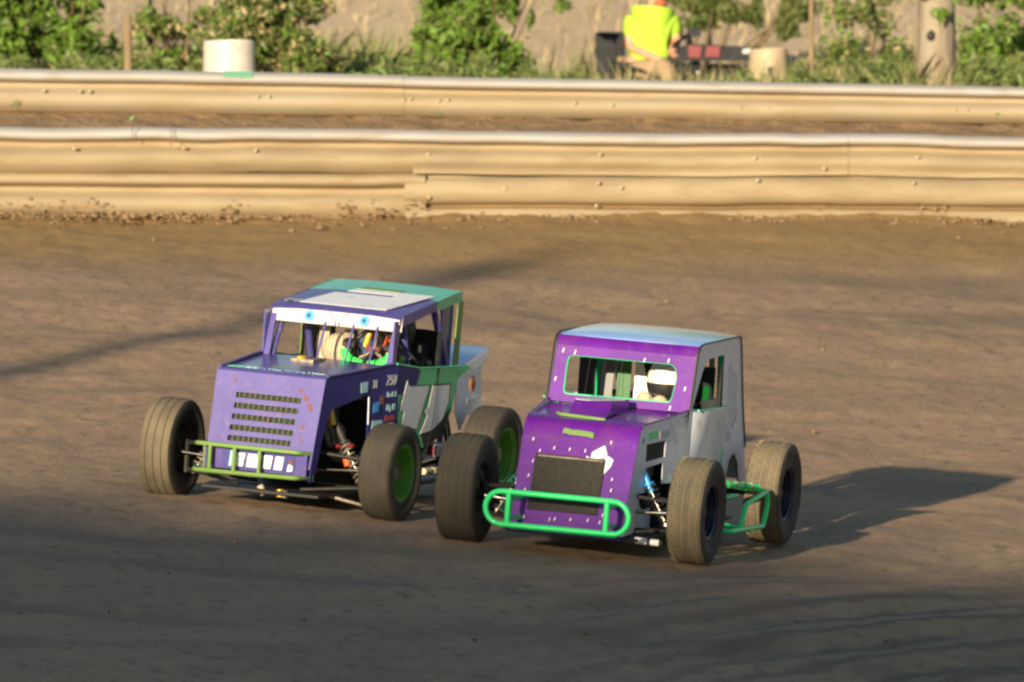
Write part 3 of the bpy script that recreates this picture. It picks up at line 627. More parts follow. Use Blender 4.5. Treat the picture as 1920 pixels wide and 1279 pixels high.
# ------------------------------------------------------------------ quad bike and its rider
Yq = 114.0; xq = x_at(1262, Yq); zq = .93
def qz(py): return float(z_at(0, py, Yq)) - zq
def qx(px): return x_at(px, Yq) - xq
q = empty('quad_bike', (xq, Yq, zq)); tag(q, 'black and red quad bike with a rear box, parked in the grass', 'quad bike')
def mbq(f, name, parent=None):
    b_ = MB(); f(b_); return b_.build(name, parent or q)
for k, (wx, wy) in enumerate(((-.42, -.38), (-.42, .38), (.62, -.38), (.62, .38))):
    wh = mbq(lambda b_: b_.lathe([(0, -.04), (.04, -.04), (.05, -.02), (.05, .02), (0, .04)], 'steel', O=(wx, wy, .27), seg=16), 'wheel')
    b_ = MB(); b_.lathe([(.15, -.10), (.24, -.11), (.265, -.08), (.27, 0), (.265, .08), (.24, .11), (.15, .10)], 'rubber', O=(wx, wy, .27), seg=28)
    for a in range(20):
        an = a * math.pi / 10; b_.box((-.02, -.10, .262), (.02, .10, .282), 'rubber', Matrix.Translation((wx, wy, .27)) @ Matrix.Rotation(an, 4, 'Y'))
    b_.build('tyre', wh)
    mbq(lambda b_: b_.lathe([(.15, -.09), (.13, -.06), (.05, -.03), (.05, .03), (.13, .06), (.15, .09)], 'steel', O=(wx, wy, .27), seg=20), 'rim', wh)
mbq(lambda b_: (b_.panel((0, .16, 0), (1, 0, 0), (0, 0, 1), rnd([(-.62, .42), (-.5, .30), (.5, .30), (.72, .38), (.80, .50), (.70, .60), (.32, .62), (.20, .52), (-.1, .50), (-.6, .56)], .05), 'bin', t=.34)), 'body')
mbq(lambda b_: b_.sheet([[(x_, y_, z_ - .25 * (y_ * 1.5) ** 2) for y_ in (-.2, -.1, 0, .1, .2)] for x_, z_ in ((-.52, .60), (-.3, .62), (-.1, .60), (.12, .58), (.24, .62))], 'bin', .05), 'seat')
for sy in (-1, 1):
    mbq(lambda b_: b_.sheet([[(.62 + .36 * math.cos(a), sy * y_, .25 + .36 * math.sin(a)) for y_ in (.18, .34, .52)] for a in (R(20 + 14 * k) for k in range(11))], 'bin', .012), 'front_fender')
    mbq(lambda b_: b_.sheet([[(-.42 + .36 * math.cos(a), sy * y_, .25 + .36 * math.sin(a)) for y_ in (.18, .34, .52)] for a in (R(30 + 13 * k) for k in range(11))], 'bin', .012), 'rear_fender')
mbq(lambda b_: [b_.tube([(.30, y_, .70), (.98, y_, .70)], .012, 'bin') for y_ in (-.34, -.2, -.07, .07, .2, .34)] and [b_.tube([(x_, -.36, .70), (x_, .36, .70)], .014, 'bin') for x_ in (.30, .52, .75, .98)], 'front_rack')
mbq(lambda b_: b_.panel((qx(1365), -.40, 0), (1, 0, 0), (0, 0, 1), rnd([(-.55, qz(112)), (.26, qz(112)), (.28, qz(86)), (-.30, qz(80)), (-.42, qz(84))], .03), 'bin', t=.02), 'side_fairing')
mbq(lambda b_: b_.panel((qx(1300), -.425, 0), (1, 0, 0), (0, 0, 1), [(-.05, qz(104)), (.05, qz(106)), (.07, qz(85)), (-.05, qz(82))], 'red', t=.01), 'red_panel')
mbq(lambda b_: b_.panel((qx(1334), -.425, 0), (1, 0, 0), (0, 0, 1), [(-.06, qz(104)), (.06, qz(104)), (.07, qz(84)), (-.05, qz(84))], 'red', t=.01), 'red_panel')
mbq(lambda b_: b_.panel((qx(1398), -.425, 0), (1, 0, 0), (0, 0, 1), [(-.04, qz(98)), (.04, qz(98)), (.04, qz(88)), (-.03, qz(89))], 'greytext', t=.01), 'sticker')
hb = mbq(lambda b_: (b_.tube([(.22, 0, .5), (.12, 0, .88)], .03, 'bin'), b_.tube(bend([(.0, -.36, .80), (.10, -.2, .86), (.14, 0, .88), (.10, .2, .86), (.0, .36, .80)], .08), .013, 'bin'), b_.tube([(.0, -.40, .79), (.04, -.28, .82)], .02, 'bin'), b_.tube([(.0, .40, .79), (.04, .28, .82)], .02, 'bin')), 'handlebar')
mbq(lambda b_: b_.box((.12, -.08, .86), (.24, .08, .93), 'bin'), 'instrument_pod')
bx_ = mbq(lambda b_: b_.panel((qx(1143), .22, 0), (1, 0, 0), (0, 0, 1), rnd([(-.105, qz(133)), (.13, qz(135)), (.15, qz(64)), (-.125, qz(63))], .035), 'bin', t=.44), 'rear_box')
mbq(lambda b_: [b_.box((qx(1143) - .09 + .05 * k, -.226, qz(128)), (qx(1143) - .08 + .05 * k, -.22, qz(72)), 'bin') for k in range(5)], 'rib', bx_)
for px in (1308, 1372):
    mbq(lambda b_: (b_.ball((qx(px), -.42, qz(134)), (.032, .03, .03), 'steel', seg=14), b_.tube([(qx(px), -.40, qz(134)), (qx(px), -.2, qz(134))], .014, 'dark')), 'headlight')
mbq(lambda b_: b_.tube(bend([(-.1, -.42, .22), (-.1, -.44, .20), (.4, -.44, .20), (.4, -.40, .24)], .05), .02, 'steel'), 'foot_bar')

p = empty('person', (xq, Yq, zq)); tag(p, 'person in bright yellow shirt and khaki trousers sitting on the quad bike', 'person')
def pw(px, py, y): return (qx(px), y, qz(py))
nd = {'pelvis': (pw(1205, 132, -.02), (.15, .12)), 'waist': (pw(1214, 98, -.03), (.18, .14)), 'chest': (pw(1221, 58, -.03), (.19, .14)), 'top': (pw(1223, 36, -.02), (.15, .11)), 'neck': (pw(1227, 18, -.03), .055), 'h1': (pw(1230, 6, -.05), .075), 'h2': (pw(1231, -12, -.05), .092), 'h3': (pw(1229, -26, -.03), .07),
      'sl': (pw(1186, 42, -.08), .062), 'el': (pw(1180, 86, -.16), .047), 'wl': (pw(1228, 106, -.33), .032), 'sr': (pw(1258, 42, .0), .07), 'er': (pw(1268, 80, -.06), .05), 'wr': (pw(1258, 92, -.30), .03),
      'hl': (pw(1193, 136, -.14), .09), 'kl': (pw(1248, 118, -.36), .068), 'fl': (pw(1262, 188, -.42), .045), 'tl': (pw(1285, 196, -.44), .04), 'hr': (pw(1200, 136, .10), .09), 'kr': (pw(1262, 116, .30), .068), 'fr': (pw(1272, 188, .40), .045), 'tr': (pw(1296, 196, .42), .04)}
ed = [('pelvis', 'waist'), ('waist', 'chest'), ('chest', 'top'), ('top', 'neck'), ('neck', 'h1'), ('h1', 'h2'), ('h2', 'h3'), ('top', 'sl'), ('sl', 'el'), ('el', 'wl'), ('top', 'sr'), ('sr', 'er'), ('er', 'wr'),
      ('pelvis', 'hl'), ('hl', 'kl'), ('kl', 'fl'), ('fl', 'tl'), ('pelvis', 'hr'), ('hr', 'kr'), ('kr', 'fr'), ('fr', 'tr')]
hand(nd, ed, nd['wl'][0], 'wl', (.8, -.3, -.35), (0, -1, .2), (.3, 0, 1), .35); hand(nd, ed, nd['wr'][0], 'wr', (.3, -.8, -.1), (1, .2, 0), (0, 0, 1), .9)
skinned('body', nd, ed, 'skin', p, 2, 'pelvis')
def pick(keys, grow, ex=None):
    o_ = {}
    for k in keys:
        r = nd[k][1]; o_[k] = (nd[k][0], (r[0] + grow, r[1] + grow) if isinstance(r, tuple) else r + grow)
    return o_
sh = pick(['pelvis', 'waist', 'chest', 'top', 'sl', 'sr', 'el', 'er'], .035)
for a, b, t_ in (('sl', 'el', .80), ('sr', 'er', .85)):
    A_, B_ = Vector(nd[a][0]), Vector(nd[b][0]); sh[b] = (tuple(A_.lerp(B_, t_)), .082)
sh['hem'] = (pw(1204, 126, -.03), (.19, .16)); sh['top'] = (pw(1223, 38, -.02), (.14, .115)); del sh['pelvis']
skinned('shirt', sh, [('waist', 'chest'), ('chest', 'top'), ('top', 'sl'), ('sl', 'el'), ('top', 'sr'), ('sr', 'er'), ('waist', 'hem')], 'hivis', p, 2, 'chest')
tr2 = pick(['pelvis', 'hl', 'kl', 'fl', 'hr', 'kr', 'fr'], .022); skinned('trousers', tr2, [('pelvis', 'hl'), ('hl', 'kl'), ('kl', 'fl'), ('pelvis', 'hr'), ('hr', 'kr'), ('kr', 'fr')], 'khaki', p, 2, 'pelvis')
hd = Vector(pw(1231, -6, -.05)); fdir = Vector((.55, -.83, 0)); sdv = Vector((.83, .55, 0))
b_ = MB(); b_.ball(hd + fdir * .055 + Vector((0, 0, -.055)), (.062, .055, .058), 'beard', seg=14, noise=.08); b_.build('beard', p)
b_ = MB(); b_.ball(hd + Vector((0, 0, .10)) - fdir * .01, (.098, .10, .075), 'bin', seg=16); b_.sheet([[hd + Vector((0, 0, .09 - .02 * k)) + fdir * (.08 + .035 * k) + sdv * s_ * .07 for s_ in (-1, -.5, 0, .5, 1)] for k in range(3)], 'bin', .006); b_.build('cap', p)
b_ = MB(); b_.ball(hd + fdir * .10 + Vector((0, 0, .01)), (.015, .02, .022), 'skin', seg=10); b_.build('nose', p)
for s_ in (-1, 1):
    b_ = MB(); b_.ball(hd + fdir * .085 + sdv * s_ * .032 + Vector((0, 0, .035)), .012, 'bin', seg=8); b_.build('eye', p)
    b_ = MB(); b_.ball(hd + sdv * s_ * .092 + Vector((0, 0, .01)), (.014, .025, .032), 'skin', seg=10); b_.build('ear', p)
for k_, c in (('tl', 0), ('tr', 0)):
    b_ = MB(); P0 = Vector(nd[k_][0]); b_.ball(P0 + Vector((-.03, 0, -.02)), (.13, .05, .045), 'bin', seg=14); b_.build('shoe', p)
b_ = MB(); b_.ball(pw(1243, 62, -.20), (.012, .006, .008), 'black', seg=8); b_.build('shirt_badge', p)

# ------------------------------------------------------------------ race cars
def car_frame(x, y, yaw):
    e = .5; g = lambda a, b: float(gz(np.array(float(a)), np.array(float(b))))
    n = Vector((-(g(x + e, y) - g(x - e, y)), -(g(x, y + e) - g(x, y - e)), 1)).normalized()
    f = Vector((-math.sin(yaw), -math.cos(yaw), 0)); f = (f - n * f.dot(n)).normalized(); l = n.cross(f)
    m_ = Matrix((f, l, n)).transposed().to_4x4(); m_.translation = Vector((x, y, g(x, y))); return m_
SL = dict(U=(-1, 0, 0), V=(0, 0, 1)); SR = dict(U=(1, 0, 0), V=(0, 0, 1))
def sl_(pts): return [(-a, b) for a, b in pts]
def both(b_, y, pts, mt, holes=(), t=.006, edge=None, sides=(1, -1)):
    for s_ in sides:
        if s_ > 0: b_.panel((0, y, 0), (-1, 0, 0), (0, 0, 1), sl_(pts), mt, [sl_(h) for h in holes], t, edge)
        else: b_.panel((0, -y, 0), (1, 0, 0), (0, 0, 1), list(pts), mt, [list(h) for h in holes], t, edge)
def wheel(car, x, y, r, wd, side, rim, tread, groove, label=None, drive=False):
    """side +1: outer face towards +y"""
    h = wd / 2; O = (x, y, r - .006); s_ = side
    hub = MB(); hub.lathe([(0, -h * .5 * s_), (.075, -h * .5 * s_), (.08, -h * .35 * s_), (.05, -h * .3 * s_), (.05, h * .3 * s_), (.045, h * .42 * s_), (0, h * .44 * s_)], 'dirtymetal', O=O, seg=20)
    hub.lathe([(.06, -h * .62 * s_), (.115, -h * .62 * s_), (.115, -h * .56 * s_), (.06, -h * .56 * s_)], 'dark', O=O, seg=28)
    for k in range(5): a = 2 * math.pi * k / 5; hub.lathe([(0, h * .34 * s_), (.009, h * .34 * s_), (.009, h * .2 * s_)], 'steel', O=(O[0] + .05 * math.cos(a) * 0 + .062 * math.cos(a), O[1], O[2] + .062 * math.sin(a)), seg=6)
    w_ = hub.build('wheel', car)
    if label: w_['label'] = label
    prof = []; mts = []
    rr = .165
    def p_(rad, hh, mt): prof.append((rad, hh)); mts.append(mt)
    p_(rr, -h * .80, 'rubber'); p_(rr + .012, -h * .86, 'rubber'); p_(r * .80, -h * 1.0, 'rubber'); p_(r * .90, -h * .985, 'rubber'); p_(r * .965, -h * .90, tread)
    ng = [-.55, -.12, .31, .68] if wd > .205 else [-.5, 0, .5]
    p_(r * .985, -h * .78, tread)
    for g in ng:
        cr = lambda q: r * (1 - .012 * q * q)
        p_(cr(g), h * (g - .035), groove); p_(cr(g) - .006, h * (g - .012), groove); p_(cr(g) - .006, h * (g + .012), groove); p_(cr(g), h * (g + .035), tread)
    p_(r * .985, h * .78, tread); p_(r * .965, h * .90, 'rubber'); p_(r * .90, h * .985, 'rubber'); p_(r * .80, h * 1.0, 'rubber'); p_(rr + .012, h * .86, 'rubber'); p_(rr, h * .80, 'rubber')
    ty = MB(); ty.lathe(prof, tread, O=O, seg=72, mts=mts)
    if groove == 'groove':                              # zig-zag sipes cut across the worn tread
        for k in range(60):
            a = 2 * math.pi * k / 60
            for j, g in enumerate((-.72, -.33, .1, .5)):
                M4 = Matrix.Translation(O) @ Matrix.Rotation(a + j * .04, 4, 'Y') @ Matrix.Translation((0, g * h, r * .9945)) @ Matrix.Rotation(R(38 if (j + k) % 2 else -38), 4, 'Z')
                ty.box((-.0012, -.018, -.004), (.0012, .018, .0010), 'groove', M4)
    ty.build('tyre', w_)
    rb = MB(); s = s_
    rp = [(rr + .004, h * .84 * s), (rr - .004, h * .84 * s), (rr - .008, h * .76 * s), (rr - .022, h * .70 * s), (rr - .024, h * .5 * s), (rr - .030, h * .46 * s), (rr - .032, h * .3 * s), (rr - .038, h * .27 * s), (rr - .042, h * .1 * s), (.10, h * .02 * s), (.095, h * .1 * s), (.045, h * .12 * s), (0, h * .12 * s)]
    rb.lathe(rp, rim, O=O, seg=48)
    rb.lathe([(rr - .045, h * .08 * s), (rr - .03, -h * .4 * s), (rr - .01, -h * .8 * s), (rr + .004, -h * .84 * s)], rim, O=O, seg=48)
    rb.build('rim', w_)
    return w_
def coilover(car, a, b, r, spring, body, name='shock_absorber', turns=8):
    a, b = Vector(a), Vector(b); d = (b - a); L_ = d.length; d.normalize(); u = d.orthogonal().normalized(); v = d.cross(u)
    m1 = MB(); m1.tube([a, a + d * L_ * .52], r * .62, body); m1.tube([a + d * L_ * .5, b], r * .3, 'steel'); m1.ball(a, r * .6, 'dirtymetal', seg=8); m1.ball(b, r * .6, 'dirtymetal', seg=8)
    m1.lathe([(0, 0), (r * 1.1, 0), (r * 1.1, .012), (0, .012)], body, O=a + d * L_ * .42, ax=d, seg=16); m1.lathe([(0, 0), (r * 1.1, 0), (r * 1.1, .01), (0, .01)], 'steel', O=a + d * L_ * .92, ax=d, seg=16)
    o = m1.build(name, car); n_ = turns * 12
    sp = MB(); sp.tube([a + d * (L_ * (.44 + .47 * k / n_)) + (u * math.cos(k * math.pi / 6) + v * math.sin(k * math.pi / 6)) * r for k in range(n_ + 1)], r * .2, spring, seg=6); sp.build('spring', o); return o
def front_end(car, wy, spring, body, tubemat):
    for s in (1, -1):
        ar = MB()
        for z0, z1, xo in ((.13, .17, 0), (.36, .32, 0)):
            for dx in (-.16, .14): ar.tube([(dx, .19 * s, z0), (.0, (wy - .10) * s, z1)], .011, tubemat)
        ar.build('suspension_arm', car)
        up = MB(); up.tube([(0, (wy - .10) * s, .15), (0, (wy - .09) * s, .34)], .022, 'dark'); up.tube([(0, (wy - .1) * s, .27), (0, wy * s, .275)], .025, 'dark'); up.build('upright', car)
        coilover(car, (-.04, .26 * s, .60 if body != 'blue' else .60), (.0, (wy - .15) * s, .16), .030, spring, body if body == 'blue' else 'dark')
        if body == 'yellow':
            ca_ = MB(); ca_.tube([(-.03, .265 * s, .60), (-.015, .30 * s, .50)], [.022, .026], 'yellow'); ca_.ball((-.03, .262 * s, .61), .022, 'dirtymetal', seg=10); ca_.build('shock_canister', car); ca_ = MB(); ca_.tube([(.0, .40 * s, .33), (.005, .42 * s, .28)], .02, 'orange'); ca_.build('spring_cup', car)
        br = MB(); br.tube([(.06, .12 * s, .24), (.07, (wy - .10) * s, .27)], .009, 'steel'); br.build('tie_rod', car)
def rear_axle(car, y, r):
    b_ = MB(); b_.tube([(-1.8, -y + .05, r), (-1.8, y - .05, r)], .035, 'dark'); b_.ball((-1.8, 0, r), (.10, .10, .12), 'dark', seg=14)
    for s in (1, -1): b_.tube([(-1.8, .34 * s, r - .05), (-1.0, .30 * s, .17)], .014, 'dark'); b_.tube([(-1.76, .36 * s, r), (-1.7, .30 * s, .62)], .025, 'steel')
    b_.build('rear_axle', car)
def engine(car, x0, mt):
    b_ = MB(); b_.box((x0 - .24, -.15, .20), (x0 + .18, .15, .50), 'dark'); b_.box((x0 - .22, -.17, .50), (x0 + .16, .17, .58), 'dirtymetal')
    for k in range(4):
        b_.tube(bend([(x0 - .16 + .09 * k, .14, .50), (x0 - .16 + .09 * k, .22, .47), (x0 - .2 + .07 * k, .23, .30), (x0 - .45, .25, .22)], .05), .017, mt)
        b_.tube([(x0 - .16 + .09 * k, -.05, .57), (x0 - .16 + .09 * k, -.08, .66)], .022, 'black')
    b_.lathe([(.0, 0), (.06, 0), (.06, .02), (.02, .02), (.02, .03), (0, .03)], 'steel', O=(x0 + .19, .0, .35), ax=(1, 0, 0), seg=20)
    b_.lathe([(.0, 0), (.04, 0), (.04, .02), (0, .02)], 'steel', O=(x0 + .19, .08, .26), ax=(1, 0, 0), seg=20)
    b_.build('engine', car)
def driver(parent_m, label, cx, cy, helmet, suit, glove, visor='black', wheel_c=None, face=False, hz=.98):
    p = empty('person'); p.matrix_world = parent_m; tag(p, label, 'person', 'drivers in the race cars')
    wc = Vector(wheel_c)
    nd = {'pelvis': ((cx - .02, cy, .36), (.14, .12)), 'waist': ((cx - .05, cy, .50), (.13, .11)), 'chest': ((cx - .06, cy, .66), (.16, .12)), 'top': ((cx - .05, cy, .79), (.10, .08)), 'neck': ((cx - .02, cy, min(.86, hz - .08)), .055), 'h1': ((cx, cy, hz - .05), .075), 'h2': ((cx, cy, hz + .02), .085)}
    ed = [('pelvis', 'waist'), ('waist', 'chest'), ('chest', 'top'), ('top', 'neck'), ('neck', 'h1'), ('h1', 'h2')]
    for s in (1, -1):
        k = 'l' if s > 0 else 'r'; h_ = wc + Vector((-.03, .13 * s, .03))
        nd['s' + k] = ((cx - .04, cy + (.14 if s > 0 else .17) * s, .76), .055); nd['e' + k] = ((cx + .12, cy + (.15 if s > 0 else .2) * s, .62), .044); nd['w' + k] = (tuple(h_), .035)
        ed += [('top', 's' + k), ('s' + k, 'e' + k), ('e' + k, 'w' + k)]
        nd['q' + k] = ((cx + .05, cy + .09 * s, .33), .085); nd['k' + k] = ((cx + .42, cy + .12 * s, .46), .062); nd['f' + k] = ((cx + .75, cy + .09 * s, .26), .045); nd['t' + k] = ((cx + .84, cy + .09 * s, .32), .038)
        ed += [('pelvis', 'q' + k), ('q' + k, 'k' + k), ('k' + k, 'f' + k), ('f' + k, 't' + k)]
    body_n = dict(nd)
    skinned('body', nd, ed, suit, p, 2, 'pelvis')
    for s in (1, -1):
        k = 'l' if s > 0 else 'r'; h_ = wc + Vector((-.03, .13 * s, .03)); hn = {'w': (tuple(h_), .036)}; he = []
        hand(hn, he, h_, 'w', (.8, 0, .25), (0, s, 0), (-.2, 0, 1), .75)
        hn = {a: (b[0], (b[1][0] + .003, b[1][1] + .003) if isinstance(b[1], tuple) else b[1] + .003) for a, b in hn.items()}
        skinned('glove', hn, he, glove, p, 1, 'w')
    he = MB(); c = Vector((cx + .01, cy, hz)); n_ = 24
    he.ball(c, (.145, .12, .135), helmet, seg=24); he.lathe([(.10, 0), (.105, -.02), (.09, -.04)], helmet, O=c + Vector((.02, 0, -.085)), ax=(0, 0, 1), seg=24); ho = he.build('helmet', p)
    vs = MB(); rows = []
    for zz_ in (-.118, -.095, -.06, -.03, -.005):
        q_ = math.sqrt(max(0, 1 - (zz_ / .135) ** 2)); rows.append([c + Vector((.149 * q_ * math.cos(a), .124 * q_ * math.sin(a), zz_)) for a in (R(-62 + 124 * k / 12) for k in range(13))])
    vs.sheet(rows, visor, .003); vs.build('helmet_visor', ho)
    return p
def belts(p, cx, cy, mts):
    for s, mt in zip((1, -1), mts):
        MB().sheet([[(cx + .075 + .02 * k, cy + s * (.10 - .012 * k) + q, .82 - .09 * k) for q in (-.022, .022)] for k in range(4)], mt, .004).build('harness_strap', p)
def seat_part(car, cx, cy, mt):
    b_ = MB(); b_.sheet([[(x_ + (.06 if abs(q) > 1.5 else 0), cy + q * .105, z_) for q in (-2, -1, 0, 1, 2)] for x_, z_ in ((cx + .18, .26), (cx, .24), (cx - .12, .28), (cx - .2, .5), (cx - .24, .78), (cx - .24, 1.0))], mt, .02); return b_.build('seat', car)
def steering(car, wc, mt, r=.15, arc=None):
    wc = Vector(wc); t_ = Vector((-.35, 0, 1)).normalized(); s_ = Vector((0, 1, 0)); b_ = MB()
    pts = [wc + (s_ * math.cos(a) + t_ * math.sin(a)) * r for a in (2 * math.pi * k / 28 for k in range(28))]
    b_.tube(pts, .014, 'black', closed=True); 
    for a in (R(90), R(210), R(330)): b_.tube([wc, wc + (s_ * math.cos(a) + t_ * math.sin(a)) * r], .010, 'dirtymetal')
    b_.tube([wc, wc + Vector((.45, 0, -.2))], .014, 'dark'); o = b_.build('steering_wheel', car)
    if arc:
        g = MB(); g.tube([wc + (s_ * math.cos(a) * 1.12 + t_ * math.sin(a) * .62) * r + Vector((.085, 0, 0)) for a in (R(180 + 180 * k / 16) for k in range(17))], .028, mt, seg=10); g.build('padding', o)
    return o

# ---------- purple car on the right ----------
mB = car_frame(.378, 74.346, R(15.06)); B = empty('race_car'); B.matrix_world = mB
tag(B, 'violet race car with boxy cab, pale roof, white sides and bright green bumper loop', 'race car', 'race cars side by side on the dirt track')
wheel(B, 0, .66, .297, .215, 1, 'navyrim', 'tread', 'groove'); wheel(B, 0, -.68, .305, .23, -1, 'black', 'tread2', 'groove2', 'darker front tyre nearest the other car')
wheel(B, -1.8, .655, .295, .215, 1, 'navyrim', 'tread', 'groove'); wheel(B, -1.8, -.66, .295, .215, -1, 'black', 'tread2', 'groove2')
front_end(B, .66, 'steel', 'blue', 'dark'); rear_axle(B, .66, .295); engine(B, -.30, 'dirtymetal')
def nosex(z): return np.interp(z, [.11, .5, .68, .725, .748, .755], [.355, .215, .145, .115, .06, -.02])
def nosew(z): return np.interp(z, [.11, .74], [.322, .338])
b_ = MB(); zs = [.11, .2, .3, .4, .5, .58, .64, .68, .705, .725, .738, .748, .755]
b_.sheet([[(float(nosex(z)), float(nosew(z)) * q, z) for q in (-1, -.6, -.2, .2, .6, 1)] for z in zs], 'purple', .008)
nose = b_.build('nose_panel', B)
def onnose(z, y, off=.004): return (float(nosex(z)) + off, y, z)
b_ = MB()
for y, z in [(-.27, .62), (-.25, .50), (-.262, .42), (-.27, .34), (-.14, .582), (-.05, .582), (.04, .582), (.225, .38), (.215, .31), (.22, .44), (.20, .24), (-.28, .20), (-.25, .19), (-.10, .19), (-.07, .195), (.02, .20), (.12, .205), (.19, .20), (.18, .64), (-.22, .56)]:
    b_.add([onnose(z + .009, y - .001, .005), onnose(z - .009, y - .004, .005), onnose(z - .009, y + .001, .005), onnose(z + .009, y + .004, .005)], [(0, 1, 2, 3)], 'whitetext')
b_.build('rivet_glints', nose)  # nose rivets as white dashes, their glint put into the colour
def nplane(z0): # local plane on the nose front
    return (float(nosex(z0)), 0, z0)
V_ = Vector((float(nosex(.5) - nosex(.2)), 0, .3)).normalized()
b_ = MB(); O_ = (float(nosex(.40)) + .007, 0, .40)
b_.panel(O_, (0, 1, 0), V_, rnd([(-.235, -.170), (.165, -.170), (.165, .150), (-.235, .150)], .01), 'meshdark', t=.006)
b_.tube([tuple(Vector(O_) + Vector((0, a, 0)) + V_ * c) for a, c in ((-.235, -.170), (.165, -.170), (.165, .150), (-.235, .150))], .006, 'dark', closed=True, seg=6)
b_.tube([tuple(Vector(O_) + Vector((0, a, 0)) + V_ * .142 + Vector((.004, 0, 0))) for a in (-.225, .155)], .008, 'dirtymetal', seg=6)
b_.build('radiator_screen', B)
b_ = MB(); O_ = (float(nosex(.56)) + .011, .135, .545)
c_, s_ = math.cos(R(38)), math.sin(R(38)); rt = lambda p: (p[0] * c_ - p[1] * s_, p[0] * s_ + p[1] * c_)
b_.panel(O_, (0, 1, 0), V_, [rt(p) for p in [(-.085, -.002), (.045, .0), (.06, .055), (-.02, .06), (-.045, .035), (-.06, .06)]], 'whitetext', t=.003)
b_.panel(O_, (0, 1, 0), V_, [rt(p) for p in [(-.10, -.075), (-.05, -.095), (.03, -.07), (.06, -.045), (.045, -.008), (-.06, -.010)]], 'whitetext', t=.003)
b_.panel((O_[0] + .002, O_[1], O_[2]), (0, 1, 0), V_, [rt(p) for p in [(-.01, .02), (.01, .02), (.012, .035), (-.008, .035)]], 'greytext', t=.003)
b_.panel((O_[0] + .002, O_[1], O_[2]), (0, 1, 0), V_, [rt(p) for p in [(-.02, -.05), (.0, -.05), (.0, -.035), (-.02, -.035)]], 'greytext', t=.003)
b_.build('white_logo', nose)
b_ = MB(); b_.sheet([[onnose(z0 + dz, y, .012) for y, dz in ((-.105, .0), (-.09, .004), (-.06, -.003), (-.0, -.003), (.05, -.006), (.075, -.012))] for z0 in (.665, .682, .694)], 'lime', .004); b_.build('lime_swoosh', nose)
# hood
b_ = MB(); b_.sheet([[(x_, q * np.interp(x_, [-.66, .0], [.412, .338]), z_ - .012 * q * q) for q in (-1, -.6, -.2, .2, .6, 1)] for x_, z_ in ((-.02, .755), (-.2, .763), (-.45, .775), (-.66, .785))], 'purple', .006); hood = b_.build('hood', B)
b_ = MB(); b_.box((-.52, -.13, .77), (-.16, .09, .84), 'purple'); b_.add([(-.16, -.13, .765), (-.02, -.13, .762), (-.02, .09, .762), (-.16, .09, .765), (-.16, -.13, .84), (-.16, .09, .84), (-.10, -.13, .80), (-.10, .09, .80)], [(4, 6, 7, 5), (6, 1, 2, 7), (0, 1, 6, 4), (5, 7, 2, 3)], 'purple')
b_.panel((-.34, -.02, .842), (1, 0, 0), (0, 1, 0), [(-.18, -.11), (.18, -.11), (.18, -.02), (-.10, .11), (-.18, .11)], 'silver', t=.002); sc = b_.build('hood_scoop', hood)
b_ = MB(); b_.tube(bend([(-.02, -.19, .765), (.035, -.165, .763), (.03, .0, .757), (.02, .10, .752)], .04), .011, 'lime', seg=8); b_.build('scoop_lip', sc)
# windshield panel: curved top into the roof
zr = [.785, .80, 1.10, 1.135, 1.16, 1.175, 1.18]; 
def wsx(z): return float(np.interp(z, [.785, 1.10, 1.14, 1.165, 1.178], [-.64, -.745, -.765, -.80, -.86]))
Vw = Vector((-.105, 0, .315)).normalized(); O_ = (-.64, 0, .785); Lw = Vector((-.105, 0, .315)).length
hole = rnd([(-.335, .045), (.30, .050), (.315, .21), (.285, .277), (-.335, .277), (-.34, .21)], [.03, .03, .03, .06, .03, .03])
b_ = MB(); b_.panel(O_, (0, 1, 0), Vw, [(-.425, 0), (.41, 0), (.413, Lw), (-.425, Lw)], 'purple', [hole], .008)
b_.sheet([[(wsx(z), .42 * q - .002, z) for q in (-1.006, -.5, 0, .5, .99)] for z in (1.10, 1.115, 1.13, 1.145, 1.156)], 'purple', .008)
ws = b_.build('windshield_panel', B)
b_ = MB(); O2 = Vector(O_) + Vector((-.012, 0, 0)); pts = [O2 + Vector((0, a, 0)) + Vw * c for a, c in hole]; b_.tube(pts, .007, 'green2', closed=True, seg=6); b_.build('window_trim', ws)
b_ = MB()
for y in (-.21, -.12, -.02, .07, .17): b_.tube([Vector(O_) + Vector((-.015, y, 0)) + Vw * .04, Vector(O_) + Vector((-.015, y, 0)) + Vw * .27], .0016, 'black', seg=4)
b_.build('screen_wires', ws)
b_ = MB(); 
for y, c in ((-.39, .13), (.37, .14), (-.30, .295), (.25, .295), (-.08, .02), (.30, .02), (.11, .285), (-.37, .30)):
    b_.panel(tuple(Vector(O_) + Vector((.004, y, 0)) + Vw * c), (0, 1, 0), Vw, [(-.004, -.012), (.002, -.012), (.006, .012), (0, .012)], 'whitetext', t=.003)
b_.build('rivet_glints', ws)  # glint of the windshield rivets painted as white dashes
# roof
b_ = MB(); b_.sheet([[(x_, .418 * q, z_ - .018 * q ** 4) for q in (-1, -.9, -.6, 0, .6, .9, 1)] for x_, z_ in ((-.790, 1.160), (-.83, 1.174), (-1.0, 1.186), (-1.3, 1.194), (-1.6, 1.196), (-1.70, 1.19), (-1.74, 1.175))], 'sky', .008); rf = b_.build('roof', B)
